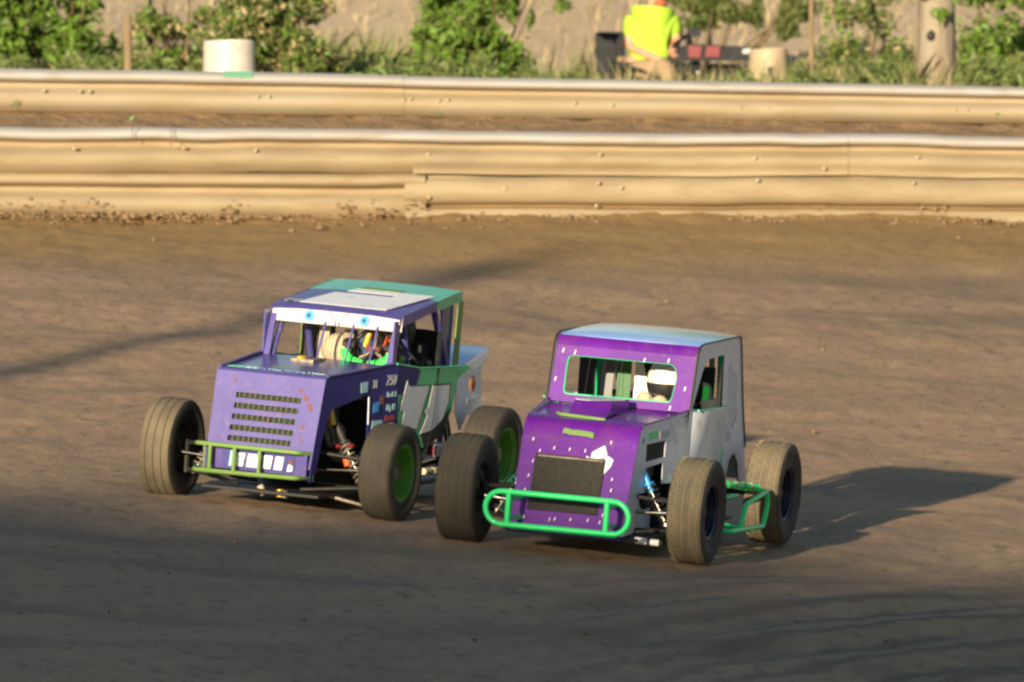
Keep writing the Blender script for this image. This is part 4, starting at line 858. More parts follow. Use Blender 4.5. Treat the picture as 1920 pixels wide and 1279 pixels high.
# side panels with the window opening
cab = [(-.645, .805), (-.735, 1.12), (-.77, 1.155), (-.84, 1.168), (-1.70, 1.172), (-1.735, 1.12), (-1.86, .80), (-2.02, .50), (-2.08, .33), (-1.93, .30), (-1.86, .44), (-1.76, .50), (-1.66, .46), (-1.58, .30), (-1.50, .20), (-.72, .16), (-.66, .30)]
win = rnd([(-.70, .805), (-1.395, .765), (-1.355, 1.085), (-1.0, 1.075), (-.90, 1.035)], [.02, .02, .02, .08, .1])
for s in (1, -1):
    b_ = MB(); both(b_, .418, cab, 'silver', [win], .007, 'dark', sides=(s,)); sp = b_.build('side_panel', B)
    b_ = MB(); both(b_, .421, [(-.73, .16), (-1.42, .18), (-1.44, .765), (-.70, .80)], 'silver', (), .004, sides=(s,))
    b_.sheet([[(x_, s * (.421 + d * np.interp(z_, [.35, .60, .79], [0, .03, .055])), z_) for x_, d in ((-.70, 0), (-.78, .8), (-1.05, 1), (-1.38, .9), (-1.43, 0))][::s] for z_ in (.40, .52, .64, .79)], 'silver', .004); b_.build('door', sp)
    b_ = MB(); b_.tube([(x_, s * .424, z_) for x_, z_ in [(-.645, .805), (-.735, 1.12), (-.77, 1.155), (-.84, 1.170), (-1.70, 1.175), (-1.735, 1.12), (-1.86, .80), (-2.0, .52)]], .0045, 'black', seg=6); b_.build('edge_trim', sp)
    b_ = MB(); b_.tube([(-.70, s * .455, .800), (-1.40, s * .46, .785)], .006, 'green2', seg=6); b_.tube([(-1.44, s * .424, .20), (-1.44, s * .43, .77)], .004, 'green2', seg=6); b_.build('door_trim', sp)
    b_ = MB(); rn = random.Random(5)
    for k in range(4):
        x0 = -1.50 - .06 * k; zt = 1.02 - .02 * k; zb = rn.choice([.62, .70, .55, .66]); b_.tube(bend([(x0, s * .4195, zt), (x0 - .03, s * .4195, (zt + zb) / 2), (x0 - .05, s * .4195, zb), (x0 - .075, s * .4195, zb + .08)], .05), .0016, 'greytext', seg=5)
    b_.build('drip_lines', sp)
    # lower nose side, with the louvred vents
    U_ = Vector((-.75, .077 * s, 0)).normalized(); L = lambda pts: [((.1 - x_), z_) for x_, z_ in pts]
    b_ = MB(); Y0 = (.1, .333 * s, 0)
    outer = [(.08, .738), (-.64, .79), (-.68, .39), (-.32, .40), (-.30, .50), (-.33, .545), (-.03, .535), (-.02, .40), (.03, .40), (.12, .22), (.33, .18), (.345, .11), (.33, .20), (.19, .54), (.135, .68)]
    outer = [(.08, .738), (-.64, .79), (-.69, .39), (-.30, .40), (-.295, .52), (-.02, .50), (-.015, .36), (.08, .36), (.10, .14), (.335, .12), (.19, .54), (.135, .68)]
    vent = [(-.005, .635), (-.315, .645), (-.315, .55), (-.01, .535)]
    pts = L(outer); vp = L(vent); hp = [(.1 - .045 + .016 * math.cos(a), .655 + .024 * math.sin(a)) for a in (2 * math.pi * k / 10 for k in range(10))]
    if s > 0: b_.panel(Y0, U_, (0, 0, 1), pts, 'silver', [vp, hp], .006)
    else: b_.panel(Y0, -U_, (0, 0, 1), [(-a, c) for a, c in pts], 'silver', [[(-a, c) for a, c in vp], [(-a, c) for a, c in hp]], .006)
    b_.tube([(.09, .337 * s, .744), (-.64, .412 * s, .80)], .006, 'purple', seg=6); ns = b_.build('nose_side', B)
    b_ = MB(); Yv = Vector(Y0) - Vector((0, .008 * s, 0)); q_ = vp if s > 0 else [(-a, c) for a, c in vp]
    b_.panel(Yv, U_ if s > 0 else -U_, (0, 0, 1), q_, 'meshdark', (), .004); b_.build('vent_mesh', ns)
    b_ = MB(); Yv = Vector(Y0) + Vector((0, .003 * s, 0)); q_ = L([(-.02, .70), (-.17, .71), (-.17, .665), (-.03, .655)]); q_ = q_ if s > 0 else [(-a, c) for a, c in q_]
    b_.panel(Yv, U_ if s > 0 else -U_, (0, 0, 1), q_, 'green2', (), .003); b_.panel(Yv + Vector((-.18 , .02 * s, 0)) , U_ if s > 0 else -U_, (0, 0, 1), q_, 'greytext', (), .003); b_.build('sticker', ns)
for s in (1, -1):
    b_ = MB(); both(b_, .245, [(.29, .12), (.20, .50), (-.62, .50), (-.62, .12)], 'silver', (), .005, sides=(s,)); both(b_, .251, [(-.12, .44), (-.24, .44), (-.24, .30), (-.12, .30)], 'green2', (), .004, sides=(s,)); both(b_, .251, [(.16, .30), (.06, .32), (.04, .20), (.17, .2)], 'black', (), .004, sides=(s,)); b_.build('inner_panel', B)
# inside: floor, cage, seat, rear
b_ = MB(); b_.box((-2.0, -.38, .10), (.30, .38, .115), 'black'); b_.box((-.62, -.36, .12), (-.60, .36, .74), 'bin'); b_.build('floor_pan', B)
b_ = MB()
for s in (1, -1):
    b_.tube(bend([(-.68, .36 * s, .15), (-.70, .37 * s, .80), (-.84, .36 * s, 1.12), (-1.5, .36 * s, 1.13), (-1.56, .36 * s, .8), (-1.6, .36 * s, .15)], .08), .018, 'green2')
    b_.tube([(-.9, .355 * s, .74), (-1.54, .355 * s, .74)], .016, 'green2'); b_.tube([(-1.55, .30 * s, 1.08), (-1.95, .22 * s, .45)], .016, 'cream')
b_.tube([(-1.5, -.36, 1.13), (-1.5, .36, 1.13)], .018, 'green2'); b_.tube([(-.86, -.36, 1.12), (-.86, .36, 1.12)], .016, 'green2'); b_.tube([(-1.56, -.36, .80), (-1.56, .36, .80)], .016, 'dark')
b_.build('roll_cage', B)
b_ = MB(); b_.panel((-1.25, -.27, 0), (0, 1, 0), (-.15, 0, 1), [(-.04, .76), (.04, .76), (.04, 1.1), (-.04, 1.1)], 'greybrace', t=.01); b_.panel((-1.35, -.16, 0), (0, 1, 0), (.0, 0, 1), [(-.04, .76), (.04, .76), (.04, 1.1), (-.04, 1.1)], 'greenshade', t=.01)
b_.panel((-1.40, -.06, 0), (0, 1, 0), (.0, 0, 1), [(-.05, .77), (.06, .77), (-.02, 1.04), (-.05, 1.04)], 'whitetext', t=.01); b_.panel((-1.2, -.34, 0), (0, 1, 0), (.0, 0, 1), [(-.05, .76), (.05, .76), (.05, 1.1), (-.05, 1.1)], 'bin', t=.01); b_.build('interior_bracing', B)
b_ = MB(); b_.box((-1.22, .0, .74), (-.70, .34, .80), 'bin'); b_.box((-.74, -.10, .76), (-.66, .08, .825), 'cream'); b_.ball((-.80, .11, .83), (.04, .05, .045), 'cream', seg=10); b_.ball((-.80, .20, .82), (.04, .05, .04), 'cream', seg=10); b_.box((-.76, -.24, .76), (-.7, -.19, .815), 'cream'); b_.build('dashboard', B)
b_ = MB(); b_.box((-1.34, .37, .75), (-1.12, .405, .83), 'cream'); b_.tube([(-1.16, .375, .83), (-1.16, .375, .91)], .018, 'fluo'); b_.panel((-1.385, .408, 0), (-1, 0, 0), (0, 0, 1), [(-.045, .77), (.02, .77), (.01, 1.03), (-.0, 1.03)], 'cream', t=.01); b_.build('window_net_frame', B)
seat_part(B, -1.22, .14, 'bin'); steering(B, (-.86, .14, .74), 'black', .12)
b_ = MB(); b_.sheet([[(x_, .40 * q, z_) for q in (-1, 0, 1)] for x_, z_ in ((-1.86, .78), (-2.02, .50), (-2.08, .33))], 'silver', .006); b_.build('tail_panel', B)
b_ = MB(); b_.lathe([(0, -.2), (.13, -.2), (.14, -.18), (.14, .18), (.13, .2), (0, .2)], 'red', O=(-1.75, 0, .50), seg=24); b_.build('fuel_tank', B)
# bumpers, nerf bars
def stadium(x, zc, hw, hh, dz=0): 
    return [(x, (hw - hh) * s2 + hh * math.cos(a), zc + dz * ((hw - hh) * s2 + hh * math.cos(a)) + hh * math.sin(a)) for s2, rg in ((1, range(-90, 91, 15)), (-1, range(90, 271, 15))) for a in (R(d) for d in rg)]
b_ = MB(); b_.tube(stadium(.56, .250, .415, .092, -.0), .0165, 'green', closed=True, seg=12)
for s in (1, -1): b_.tube([(.56, .285 * s, .160), (.56, .285 * s, .342)], .0165, 'green', seg=12); b_.tube([(.56, .285 * s, .20), (.25, .27 * s, .18)], .015, 'green'); b_.tube([(.56, .285 * s, .30), (.26, .27 * s, .30)], .013, 'green')
b_.build('front_bumper', B)
b_ = MB(); b_.sheet([[(x_, q * .31, z_) for q in (-1, 0, 1)] for x_, z_ in ((.42, .13), (.40, .15))], 'green2', .01); b_.tube([(.16, .30, .105), (.16, .52, .10)], .018, 'dark'); b_.tube([(.16, .36, .105), (.16, .43, .103)], .0195, 'whitetext'); b_.tube([(.16, .45, .1025), (.16, .50, .101)], .0195, 'whitetext'); b_.build('lower_cross_tube', B)
for s in (1, -1):
    b_ = MB(); y = .70
    b_.tube(bend([(-.62, (y - .28) * s, .15), (-.66, (y) * s, .135), (-1.36, (y + .02) * s, .125), (-1.44, (y + .02) * s, .25), (-1.40, (y + .02) * s, .325), (-1.0, (y + .0) * s, .27), (-.90, y * s, .135)], .035), .0145, 'green', seg=10)
    b_.tube([(-1.40, (y + .02) * s, .325), (-1.20, .40 * s, .36)], .014, 'green'); b_.tube([(-1.0, y * s, .13), (-1.05, .38 * s, .15)], .014, 'green'); b_.build('side_nerf_bar', B)
b_ = MB(); b_.tube([(-.68, .50, .40), (-1.25, .70, .355)], .020, 'green'); 
for k in range(7): a = Vector((-.68, .50, .40)).lerp(Vector((-1.25, .70, .355)), .08 + .13 * k); c_2 = Vector((-.68, .50, .40)).lerp(Vector((-1.25, .70, .355)), .11 + .13 * k); b_.tube([a, c_2], .0225, 'lime' if k % 2 else 'cream')
b_.build('coiled_side_tube', B)
b_ = MB(); b_.tube(bend([(-2.0, -.3, .2), (-2.25, -.34, .22), (-2.27, 0, .23), (-2.25, .34, .22), (-2.0, .3, .2)], .06), .016, 'green'); b_.build('rear_bumper', B)
driver(mB, 'driver in a white helmet and dark suit inside the violet car', -1.16, .15, 'whitecloth', 'suit', 'orange', 'black', (-.86, .14, .74), hz=.915)

# ---------- blue-violet and green car on the left ----------
mA = car_frame(-1.35, 75.78, R(21)); A = empty('race_car'); A.matrix_world = mA
tag(A, 'blue-violet and green race car with a white number 11 on its door and painted eyes', 'race car', 'race cars side by side on the dirt track')
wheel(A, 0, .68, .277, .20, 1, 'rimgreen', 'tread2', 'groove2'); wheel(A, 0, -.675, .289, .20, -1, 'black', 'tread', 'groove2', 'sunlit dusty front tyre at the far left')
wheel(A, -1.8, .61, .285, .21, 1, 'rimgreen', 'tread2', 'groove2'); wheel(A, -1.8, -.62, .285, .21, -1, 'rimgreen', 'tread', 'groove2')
front_end(A, .68, 'dirtymetal', 'yellow', 'dark'); rear_axle(A, .61, .285); engine(A, -.22, 'dirtymetal')
def nx(z): return float(np.interp(z, [.19, .42, .76, .785, .795], [.345, .30, .225, .205, .17]))
Vn = Vector((nx(.76) - nx(.42), 0, .34)).normalized(); O_ = (nx(.42), 0, .42)
lou = []
for k, zc in enumerate((.650, .588, .524, .460, .398)):
    lou.append(rnd([(-.20 - .003 * k, zc - .42 - .016), (.200 - .006 * k, zc - .42 - .016), (.200 - .006 * k, zc - .42 + .016), (-.20 - .003 * k, zc - .42 + .016)], .004, 2))
b_ = MB(); b_.panel(O_, (0, 1, 0), Vn, [(-.328, -.16), (.318, -.16), (.332, .366), (-.340, .366)], 'deep', lou, .006)
b_.sheet([[(nx(z), .333 * q - .003, z) for q in (-1, -.5, 0, .5, 1)] for z in (.780, .786, .790, .793)], 'deep', .006)
b_.panel((nx(.42) - .0, 0, .42), (0, 1, 0), (.08, 0, .3), [(-.318, -.235), (.305, -.235), (.318, -.16), (-.328, -.16)], 'deep', (), .006)
rn = random.Random(3)
for y, z, r_ in ((-.22, .725, .010), (.235, .66, .013), (.26, .62, .015), (.19, .70, .011), (.22, .67, .009), (.27, .60, .009), (.235, .50, .012), (.10, .56, .006), (.0, .74, .006), (.24, .42, .009), (-.27, .40, .007), (.02, .52, .007), (-.28, .63, .005), (-.1, .685, .006), (.23, .45, .006)):
    b_.panel((nx(z) + .0022, y, z), (0, 1, 0), Vn, [(r_ * (1 + .4 * rn.random()) * math.cos(t) * .8, r_ * (1 + .5 * rn.random()) * math.sin(t)) for t in (2 * math.pi * k / 8 for k in range(8))], 'rust', t=.002)
nose = b_.build('nose_panel', A)
b_ = MB(); b_.panel(tuple(Vector(O_) - Vector((.03, 0, 0))), (0, 1, 0), Vn, [(-.25, -.06), (.25, -.06), (.25, .27), (-.25, .27)], 'meshdark', (), .01)
for zc in (.650, .588, .524, .460, .398):
    for k in range(12): y = -.185 + .0335 * k; b_.tube([(nx(zc) - .006, y, zc - .016), (nx(zc) - .003, y + .004, zc + .016)], .0022, 'lime', seg=4)
b_.build('radiator_grille', nose)
# lower valance with its sticker
b_ = MB(); zc = .288
b_.panel((.362, 0, zc), (0, 1, 0), (.06, 0, 1), [(-.325, -.062), (.305, -.062), (.31, .062), (-.33, .062)], 'deep', (), .006); val = b_.build('valance', A)
b_ = MB(); b_.panel((.367, 0, zc), (0, 1, 0), (.06, 0, 1), [(-.21, -.052), (.235, -.052), (.235, .052), (-.21, .052)], 'navy', (), .003); b_.panel((.371, 0, zc), (0, 1, 0), (.06, 0, 1), [(-.17, -.045), (-.13, -.045), (-.12, .045), (-.16, .045)], 'cyantext', (), .002)
for a, c in ((-.125, -.075), (-.055, .03), (.045, .095), (.115, .165)): b_.panel((.372, 0, zc), (0, 1, 0), (.06, 0, 1), [(a - .006, -.04), (c - .006, -.04), (c + .006, .036), (a + .006, .036)], 'whitetext', (), .002)
for y, t_ in ((-.09, 'B'), (-.02, 'U'), (.07, 'R'), (.135, 'T')): b_.text(t_, (.3745, y, zc), (0, 1, 0), (.06, 0, 1), .06, 'cyantext', t=.001)
b_.panel((.372, 0, zc), (0, 1, 0), (.06, 0, 1), [(.19, -.045), (.225, -.04), (.225, -.01), (.20, -.0)], 'whitetext', (), .002); b_.panel((.372, 0, zc), (0, 1, 0), (.06, 0, 1), [(.20, .003), (.225, .0), (.225, .025), (.205, .03)], 'rust', (), .002)
b_.panel((.369, 0, zc), (0, 1, 0), (.06, 0, 1), [(-.298, -.045), (-.278, -.045), (-.27, .045), (-.29, .045)], 'orange', (), .002); b_.build('lettering', val)
# hood
b_ = MB(); b_.sheet([[(x_, q * np.interp(x_, [-.62, .18], [.408, .333]), z_ - .010 * q * q) for q in (-1, -.6, -.2, .2, .6, 1)] for x_, z_ in ((.18, .795), (.0, .803), (-.3, .818), (-.62, .835))], 'navy', .006); hood = b_.build('hood', A)
b_ = MB(); b_.text('CONTAMINATED', (.13, .04, .7985), (0, 1, 0), (-1, 0, .02), .075, 'cyantext', t=.001, sx=.86)
b_.panel((.13, -.25, .7985), (0, 1, 0), (-1, 0, .02), [(-.06, -.02), (.10, .015), (.02, .04), (-.05, .035)], 'green2', (), .002); b_.panel((-.12, .0, .808), (0, 1, 0), (-1, 0, .03), [(-.10, -.09), (.02, -.02), (.06, .07), (.01, .05), (-.04, -.02)], 'lime', (), .002); b_.build('lettering', hood)
b_ = MB(); b_.box((-.55, -.12, .81), (-.35, .02, .838), 'dirtymetal'); b_.ball((-.42, -.08, .84), (.05, .03, .015), 'yellow', seg=8); b_.build('air_intake', hood)
# nose and hood side: indigo with shade put into the colour, plus sponsor blocks
for s in (1, -1):
    U_ = Vector((-.85, .08 * s, 0)).normalized(); Y0 = Vector((.2, .332 * s, 0)); L = lambda pts: [((.2 - x_), z_) for x_, z_ in pts]
    def sp_(b_, pts, mt, off=0, t=.004, holes=()):
        q_ = L(pts) if s > 0 else [(-a, c) for a, c in L(pts)]; b_.panel(Y0 + Vector((0, off * s, 0)), U_ if s > 0 else -U_, (0, 0, 1), q_, mt, [(L(h) if s > 0 else [(-a, c) for a, c in L(h)]) for h in holes], t)
    b_ = MB(); sp_(b_, [(.19, .79), (-.70, .84), (-.74, .42), (-.36, .36), (-.345, .675), (.12, .60), (.20, .46), (.26, .25), (.33, .19), (.30, .42), (.225, .76)], 'navyshade', t=.006)
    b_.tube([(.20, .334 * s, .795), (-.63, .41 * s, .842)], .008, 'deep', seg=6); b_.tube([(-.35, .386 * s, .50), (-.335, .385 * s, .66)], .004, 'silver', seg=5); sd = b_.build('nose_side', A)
    b_ = MB(); Uq = U_ if s > 0 else -U_; q = lambda x_, z_: (x_, .332 * s + (.2 - x_) * .094 * s + .004 * s, z_)
    b_.text('750', q(-.60, .745), Uq, (0, 0, 1), .085, 'greytext', t=.001, shear=.3); b_.flush('sticker', sd); b_.text('TL', q(-.40, .73), Uq, (0, 0, 1), .065, 'greytext', t=.001, shear=.3); b_.flush('sticker', sd)
    sp_(b_, [(-.22, .745), (-.31, .75), (-.31, .69), (-.23, .685)], 'cyantext', .006, .002); b_.flush('sticker', sd); b_.text('Back 2', q(-.62, .665), Uq, (0, 0, 1), .045, 'cyantext', t=.001); b_.flush('sticker', sd); b_.text('Big M', q(-.62, .59), Uq, (0, 0, 1), .05, 'cyantext', t=.001); b_.flush('sticker', sd)
    sp_(b_, [(-.56, .545), (-.68, .545), (-.68, .515), (-.56, .51)], 'maroon', .006, .002); b_.flush('sticker', sd); sp_(b_, [(-.57, .50), (-.67, .50), (-.67, .45), (-.57, .45)], 'greytext', .006, .002); b_.flush('sticker', sd); sp_(b_, [(-.40, .62), (-.47, .63), (-.47, .57), (-.40, .565)], 'blue', .006, .002); b_.flush('sticker', sd)
    sp_(b_, [(-.40, .52), (-.53, .52), (-.52, .42), (-.39, .42)], 'cyantext', .006, .002); b_.flush('sticker', sd); sp_(b_, [(-.48, .66), (-.53, .665), (-.53, .61), (-.48, .61)], 'rust', .006, .002); b_.build('sticker', sd)
    # door with the number
    b_ = MB(); y = .412
    both(b_, y, rnd([(-.66, .84), (-.74, .50), (-.98, .36), (-1.20, .32), (-1.46, .39), (-1.63, .55), (-1.665, .78), (-1.10, .795), (-1.02, .80)], [.0, .05, .05, .08, .08, .1, .01, .01, .01]), 'green2', (), .006, sides=(s,)); dr_ = b_.build('door', A)
    b_ = MB(); both(b_, y + .003, [(-.665, .838), (-.70, .66), (-.80, .655), (-.98, .66), (-1.055, .785), (-1.0, .80)], 'navyshade', (), .003, sides=(s,))
    both(b_, y + .002, [(-1.055, .790), (-.985, .66), (-.965, .66), (-1.035, .79)], 'silver', (), .0045, sides=(s,)); both(b_, y + .003, [(-1.60, .55), (-1.46, .39), (-1.2, .325), (-1.14, .40), (-1.40, .47)], 'dark', (), .003, sides=(s,)); b_.build('indigo_flash', dr_)
    b_ = MB()
    pass
    d2 = [(-1.265, .688), (-1.535, .682), (-1.527, .577), (-1.459, .486), (-1.30, .428), (-1.107, .412), (-1.206, .513), (-1.157, .547), (-1.215, .567)]
    d1 = [(-.847, .735), (-.887, .700), (-1.205, .690), (-1.05, .445), (-.80, .47), (-.839, .560), (-.762, .562)]
    for pt in (d1, d2):
        cx2 = sum(p[0] for p in pt) / len(pt); cz2 = sum(p[1] for p in pt) / len(pt)
        both(b_, y + .0035, [(cx2 + (a - cx2) * 1.08, cz2 + (c - cz2) * 1.06) for a, c in pt], 'dark', (), .003, sides=(s,)); both(b_, y + .0055, pt, 'white', (), .003, sides=(s,))
    b_.build('number', dr_)
    b_ = MB(); b_.tube([(-.665, s * .416, .84), (-1.05, s * .416, .80), (-1.66, s * .416, .785)], .006, 'green2', seg=6); b_.build('door_rail', dr_)
# windshield surround: pillars, sun strip, mesh
Vp = Vector((-.09, 0, .27)).normalized(); b_ = MB()
for s in (1, -1):
    b_.panel((-.62, .385 * s, .835), (0, 1, 0), Vp, [(-.022, -.02), (.022, -.02), (.018, .24), (-.018, .24)], 'deep', (), .02)
    b_.panel((-.62, .408 * s, .835), (-1, 0, 0) if s > 0 else (1, 0, 0), (-.3 if True else 0, 0, 1), [(-.01, 0), (.05, 0), (.05, .25), (-.01, .25)] if s > 0 else [(-.05, 0), (.01, 0), (.01, .25), (-.05, .25)], 'navy', (), .01)
    b_.build('windshield_pillar', A); b_ = MB()
b_ = MB()
for y in (-.07, .105, .255): b_.tube([(-.63, y, .83), (-.70, y + .012, 1.04)], .0065, 'deep', seg=6)
b_.build('windshield_bars', A)
b_ = MB()
for k in range(34): y = -.34 + .0205 * k; b_.tube([(-.628, y, .84), (-.70, y, 1.04)], .0010, 'dark', seg=4)
b_.build('screen_mesh', A)
b_ = MB(); Ov = (-.700, 0, 1.022); b_.panel(Ov, (0, 1, 0), (-.09, 0, .27), [(-.412, 0), (.414, 0), (.407, .094), (-.394, .094)], 'visor', (), .008); vis = b_.build('sun_strip', A)
b_ = MB()
for y in (-.165, .180):
    for rr2, mt, o_ in ((.032, 'irisblue', .002), (.022, 'blue', .0035), (.010, 'black', .005)):
        b_.panel((Ov[0] + o_, y, Ov[2] + .045), (0, 1, 0), (-.09, 0, .27), [(rr2 * math.cos(t) * .95, max(-.043, min(.036, rr2 * 1.05 * math.sin(t)))) for t in (2 * math.pi * k / 20 for k in range(20))], mt, (), .002)
    b_.build('painted_eye', vis); b_ = MB()
O3 = Vector(Ov) + Vector((.004, 0, 0)); V3 = Vector((-.09, 0, .27)).normalized()
for sg in (1, -1): b_.tube([O3 + Vector((0, .012 + sg * a, 0)) + V3 * c for a, c in ((.06, .078), (.035, .06), (.018, .035), (.010, .012), (.012, .002))], .0035, 'navy', seg=5)
b_.build('brow_line', vis)
# roof
b_ = MB()
def rfz(x_): return float(np.interp(x_, [-1.66, -1.55, -.72, -.69], [1.235, 1.225, 1.125, 1.112]))
xs_ = [-.69, -.72, -.9, -1.1, -1.28, -1.29, -1.5, -1.62, -1.66]
def rrow(x_): return [(x_, .405 * q, rfz(x_) - .014 * q ** 4) for q in (-1, -.9, -.55, -.2, .2, .55, .9, 1)]
b_.sheet([rrow(x_) for x_ in xs_[:5]], 'deep', .007); b_.sheet([rrow(x_) for x_ in xs_[4:]], 'teal', .007); rf = b_.build('roof', A)
for s in (1, -1):
    b_ = MB(); both(b_, .407, [(-.69, 1.10), (-.70, 1.045), (-.78, 1.055), (-1.26, 1.125), (-1.27, 1.18), (-.75, 1.115)], 'deep', (), .005, sides=(s,)); both(b_, .407, [(-1.27, 1.18), (-1.26, 1.125), (-1.36, 1.128), (-1.55, 1.155), (-1.665, 1.165), (-1.665, 1.225), (-1.55, 1.215)], 'teal', (), .005, sides=(s,)); b_.build('roof_side', rf)
b_ = MB(); Ur, Vr = (0, 1, 0), (-1, 0, .121); Or = (-.72, 0, 1.1285)
b_.panel(Or, Ur, Vr, [(-.27, .07), (.28, .06), (.36, .62), (-.12, .62), (-.15, .53), (.16, .53), (.15, .46), (-.20, .46)], 'white', (), .002); b_.panel((-.72, 0, 1.131), Ur, Vr, [(-.12, .62), (.14, .62), (.15, .68), (-.10, .68)], 'lime', (), .002)
b_.text('M', (-.80, -.31, 1.1405), Ur, Vr, .12, 'greytext', t=.001); b_.build('roof_number', rf)
# cab rear, pillars
b_ = MB()
for s in (1, -1):
    b_.tube(bend([(-.68, .35 * s, .15), (-.68, .37 * s, .82), (-.80, .36 * s, 1.06), (-1.50, .35 * s, 1.16), (-1.60, .35 * s, .8), (-1.62, .35 * s, .15)], .07), .018, 'navy')
    b_.tube([(-1.27, .385 * s, 1.13), (-1.53, .385 * s, .78)], .021, 'deep'); b_.tube([(-1.0, .30 * s, 1.08), (-1.12, .30 * s, .78)], .02, 'navy')
b_.tube([(-1.5, -.35, 1.16), (-1.5, .35, 1.16)], .018, 'navy'); b_.tube([(-.8, -.35, 1.06), (-.8, .35, 1.06)], .016, 'navy'); b_.build('roll_cage', A)
for s in (1, -1):
    b_ = MB(); both(b_, .409, [(-1.585, .77), (-1.665, .77), (-1.685, 1.17), (-1.60, 1.16)], 'lime', (), .006, sides=(s,)); both(b_, .38, [(-1.45, .77), (-1.60, .77), (-1.60, 1.15), (-1.42, 1.15)], 'navy', (), .006, sides=(s,)); b_.build('rear_pillar', A)
b_ = MB(); b_.box((-1.55, .25, .72), (-1.2, .40, .79), 'dark'); rn = random.Random(9)
for k in range(26): 
    mt = rn.choice(['dirtymetal', 'cream', 'dark', 'steel', 'dark', 'bin']); x_ = rn.uniform(-1.5, -.85); b_.tube([(x_, rn.uniform(.22, .37), .76), (x_ + rn.uniform(-.05, .05), rn.uniform(.22, .37), rn.uniform(.82, .92))], rn.uniform(.008, .022), mt, seg=7)
b_.ball((-.90, .34, .85), (.05, .03, .03), 'lime', seg=10); b_.ball((-.80, .36, .88), (.02, .02, .03), 'red', seg=8); b_.box((-1.42, .12, .78), (-1.25, .34, .93), 'bin'); b_.build('control_hardware', A)
b_ = MB(); b_.box((-2.0, -.36, .10), (.28, .36, .115), 'black'); b_.box((-.60, -.34, .12), (-.58, .34, .80), 'bin'); b_.build('floor_pan', A)
b_ = MB(); b_.ball((-1.0, -.085, .865), (.08, .105, .095), 'cream', seg=20); b_.ball((-.98, .0, .845), (.06, .075, .065), 'cream', seg=16); b_.box((-1.05, -.05, .93), (-.98, .01, .985), 'dirtymetal'); b_.build('padded_cowl', A)
b_ = MB(); b_.panel((-1.0, -.20, 0), (0, 1, 0), (0, 0, 1), [(-.02, .80), (.03, .80), (.06, 1.02), (.045, 1.06), (-.0, 1.08)], 'cream', (), .01); b_.panel((-1.15, -.29, 0), (0, 1, 0), (0, 0, 1), [(-.09, .76), (.06, .76), (.06, 1.12), (-.09, 1.12)], 'meshdark', (), .01); b_.panel((-1.3, -.405, 0), (0, 1, 0), (0, 0, 1), [(-.04, .76), (.02, .76), (.02, 1.12), (-.04, 1.12)], 'lime', (), .01); b_.build('interior_bracing', A)
seat_part(A, -1.15, .20, 'bin'); steering(A, (-.86, .19, .885), 'fluo', .13, True)
# rear deck box
for s in (1, -1):
    b_ = MB(); both(b_, .405, [(-1.68, .765), (-2.16, .865), (-2.17, .83), (-2.06, .76), (-2.10, .55), (-2.0, .47), (-1.90, .50), (-1.78, .40), (-1.68, .52)], 'silver', (), .006, sides=(s,)); dk = b_.build('rear_side', A)
    b_ = MB(); both(b_, .409, [(-1.68, .765), (-2.155, .865), (-2.165, .83), (-2.06, .785), (-1.68, .70)], 'white', (), .003, sides=(s,)); both(b_, .412, [(-1.66, .775), (-1.80, .79), (-1.86, .765), (-1.68, .715)], 'green2', (), .003, sides=(s,))
    b_.flush('side_stripe', dk)
    both(b_, .410, [(-1.93 + .045 * math.cos(t), .672 + .05 * math.sin(t)) for t in (2 * math.pi * k / 16 for k in range(16))], 'emblem', (), .003, sides=(s,)); both(b_, .4125, [(-1.93 + .025 * math.cos(t), .66 + .032 * math.sin(t)) for t in (2 * math.pi * k / 5 for k in range(5))], 'rust', (), .003, sides=(s,))
    b_.flush('round_emblem', dk); b_.text('BOWES', (-1.93, .412 * s, .572), (-1, 0, 0) if s > 0 else (1, 0, 0), (0, 0, 1), .055, 'greytext', t=.001); b_.build('lettering', dk)
b_ = MB(); b_.sheet([[(x_, .405 * q, z_) for q in (-1, -.5, 0, .5, 1)] for x_, z_ in ((-1.66, .772), (-1.9, .822), (-2.16, .876), (-2.19, .872))], 'sky', .006); b_.build('rear_deck', A)
b_ = MB(); b_.lathe([(0, -.2), (.13, -.2), (.14, -.18), (.14, .18), (.13, .2), (0, .2)], 'bin', O=(-1.85, 0, .55), seg=24); b_.build('fuel_tank', A)
# bumper, side bars
b_ = MB(); b_.tube(bend([(.30, -.40, .35), (.42, -.35, .362), (.43, 0, .362), (.42, .27, .362), (.30, .31, .35)], .03), .0135, 'lime', seg=10); b_.tube(bend([(.30, -.40, .21), (.42, -.36, .208), (.43, 0, .212), (.42, .27, .216), (.25, .30, .216)], .03), .0135, 'lime', seg=10)
for y in (-.30, -.265, -.115, .04, ): b_.tube([(.427, y, .208), (.427, y, .362)], .0115 if y > -.29 else .006, 'lime', seg=8)
b_.build('front_bumper', A)
for s in (1, -1):
    b_ = MB(); b_.tube(bend([(-.5, .36 * s, .17), (-.6, .60 * s, .17), (-1.35, .60 * s, .17), (-1.45, .36 * s, .17)], .05), .015, 'dark'); b_.build('side_nerf_bar', A)
b_ = MB(); b_.box((-1.62, .36, .27), (-1.36, .42, .34), 'greytext'); b_.box((-1.37, .361, .28), (-1.34, .424, .335), 'red'); b_.tube([(-1.20, .42, .19), (-1.30, .42, .19)], .02, 'cream'); b_.tube([(-1.34, .42, .185), (-1.46, .42, .185)], .022, 'cream'); b_.build('underfloor_box', A)
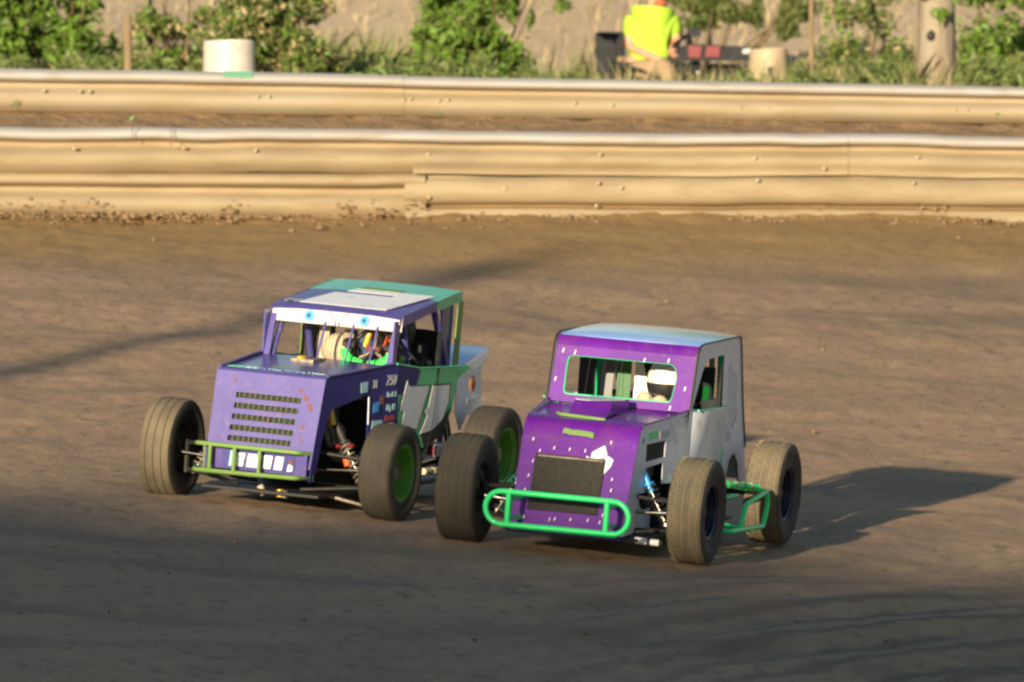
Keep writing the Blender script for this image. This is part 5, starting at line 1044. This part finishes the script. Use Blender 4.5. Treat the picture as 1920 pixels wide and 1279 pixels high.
b_ = MB(); b_.tube([(.02, .22, .115), (-.02, .60, .05)], .011, 'dirtymetal'); b_.flush('lower_link', A); b_.tube([(.16, -.05, .13), (.16, -.02, .08)], .02, 'cream'); b_.flush('bracket', A); b_.tube([(.18, .08, .12), (.18, .09, .08)], .024, 'yellow'); b_.flush('drain_plug', A); b_.tube([(.2, .12, .12), (.2, .12, .08)], .022, 'dirtymetal'); b_.flush('bracket', A); b_.tube([(-.05, .30, .38), (.0, .44, .40)], .012, 'red'); b_.build('brake_hose', A)
dv = driver(mA, 'driver in a dark helmet with orange and yellow straps inside the blue-violet car', -1.16, .20, 'black', 'suit', 'black', 'black', (-.86, .19, .885), hz=1.0)
for y0, mt in ((.115, 'yellow'), (.245, 'orange')):
    MB().tube([(-.92, y0 + .02, .99), (-.90, y0, .90)], .020, mt).build('harness_strap', dv)
MB().box((-.90, .13, .885), (-.87, .22, .91), 'red').build('chest_clip', dv)

# ------------------------------------------------------------------ off-camera pole casting a long shadow, trees added to shade the foreground
for k, (x, y, h, rr2) in enumerate(((-28.9, 6, 13.7, 2.9), (-24.8, 7, 13.55, 2.8), (-20.9, 6, 13.3, 2.7), (-15.9, 8, 13.1, 2.6), (-33, 8, 14.0, 3.2))):
    cr = [(-rr2 * .55, 0, h - 1.9, rr2 * .7, 1.6, 1.75), (rr2 * .55, .4, h - 2.0, rr2 * .7, 1.6, 1.7), (0, .2, h - 1.7, rr2 * .6, 1.4, 1.6), (-.4, 0, h - 4.4, rr2 * .7, 1.2, 1.0), (.5, 0, h * .5, rr2 * .9, 2.0, 1.5)]
    tree(0, y, .28, h, 'tall unseen tree added to shade the foreground, number %s from the left' % ['two', 'three', 'four', 'five', 'one'][k], cr, 9500, .42, ('leafA', 'leafB'), 'unseen trees added to shade the foreground', x=x)
def pole(x, y, z0, h, r, label):
    o = MB().tube([(0, 0, -1), (0, 0, h)], [r, r * .8], 'wood', seg=14).build('light_pole'); o.location = (x, y, z0)
    c = MB(); c.box((-.3, -.05, h - .5), (.3, .05, h - .38), 'wood'); c.build('crossarm', o); tag(o, label, 'light pole', 'light poles beside the track')
pole(-12.1, 57.2, .3, 8.2, .145, 'wooden light pole standing at the inside edge of the track')
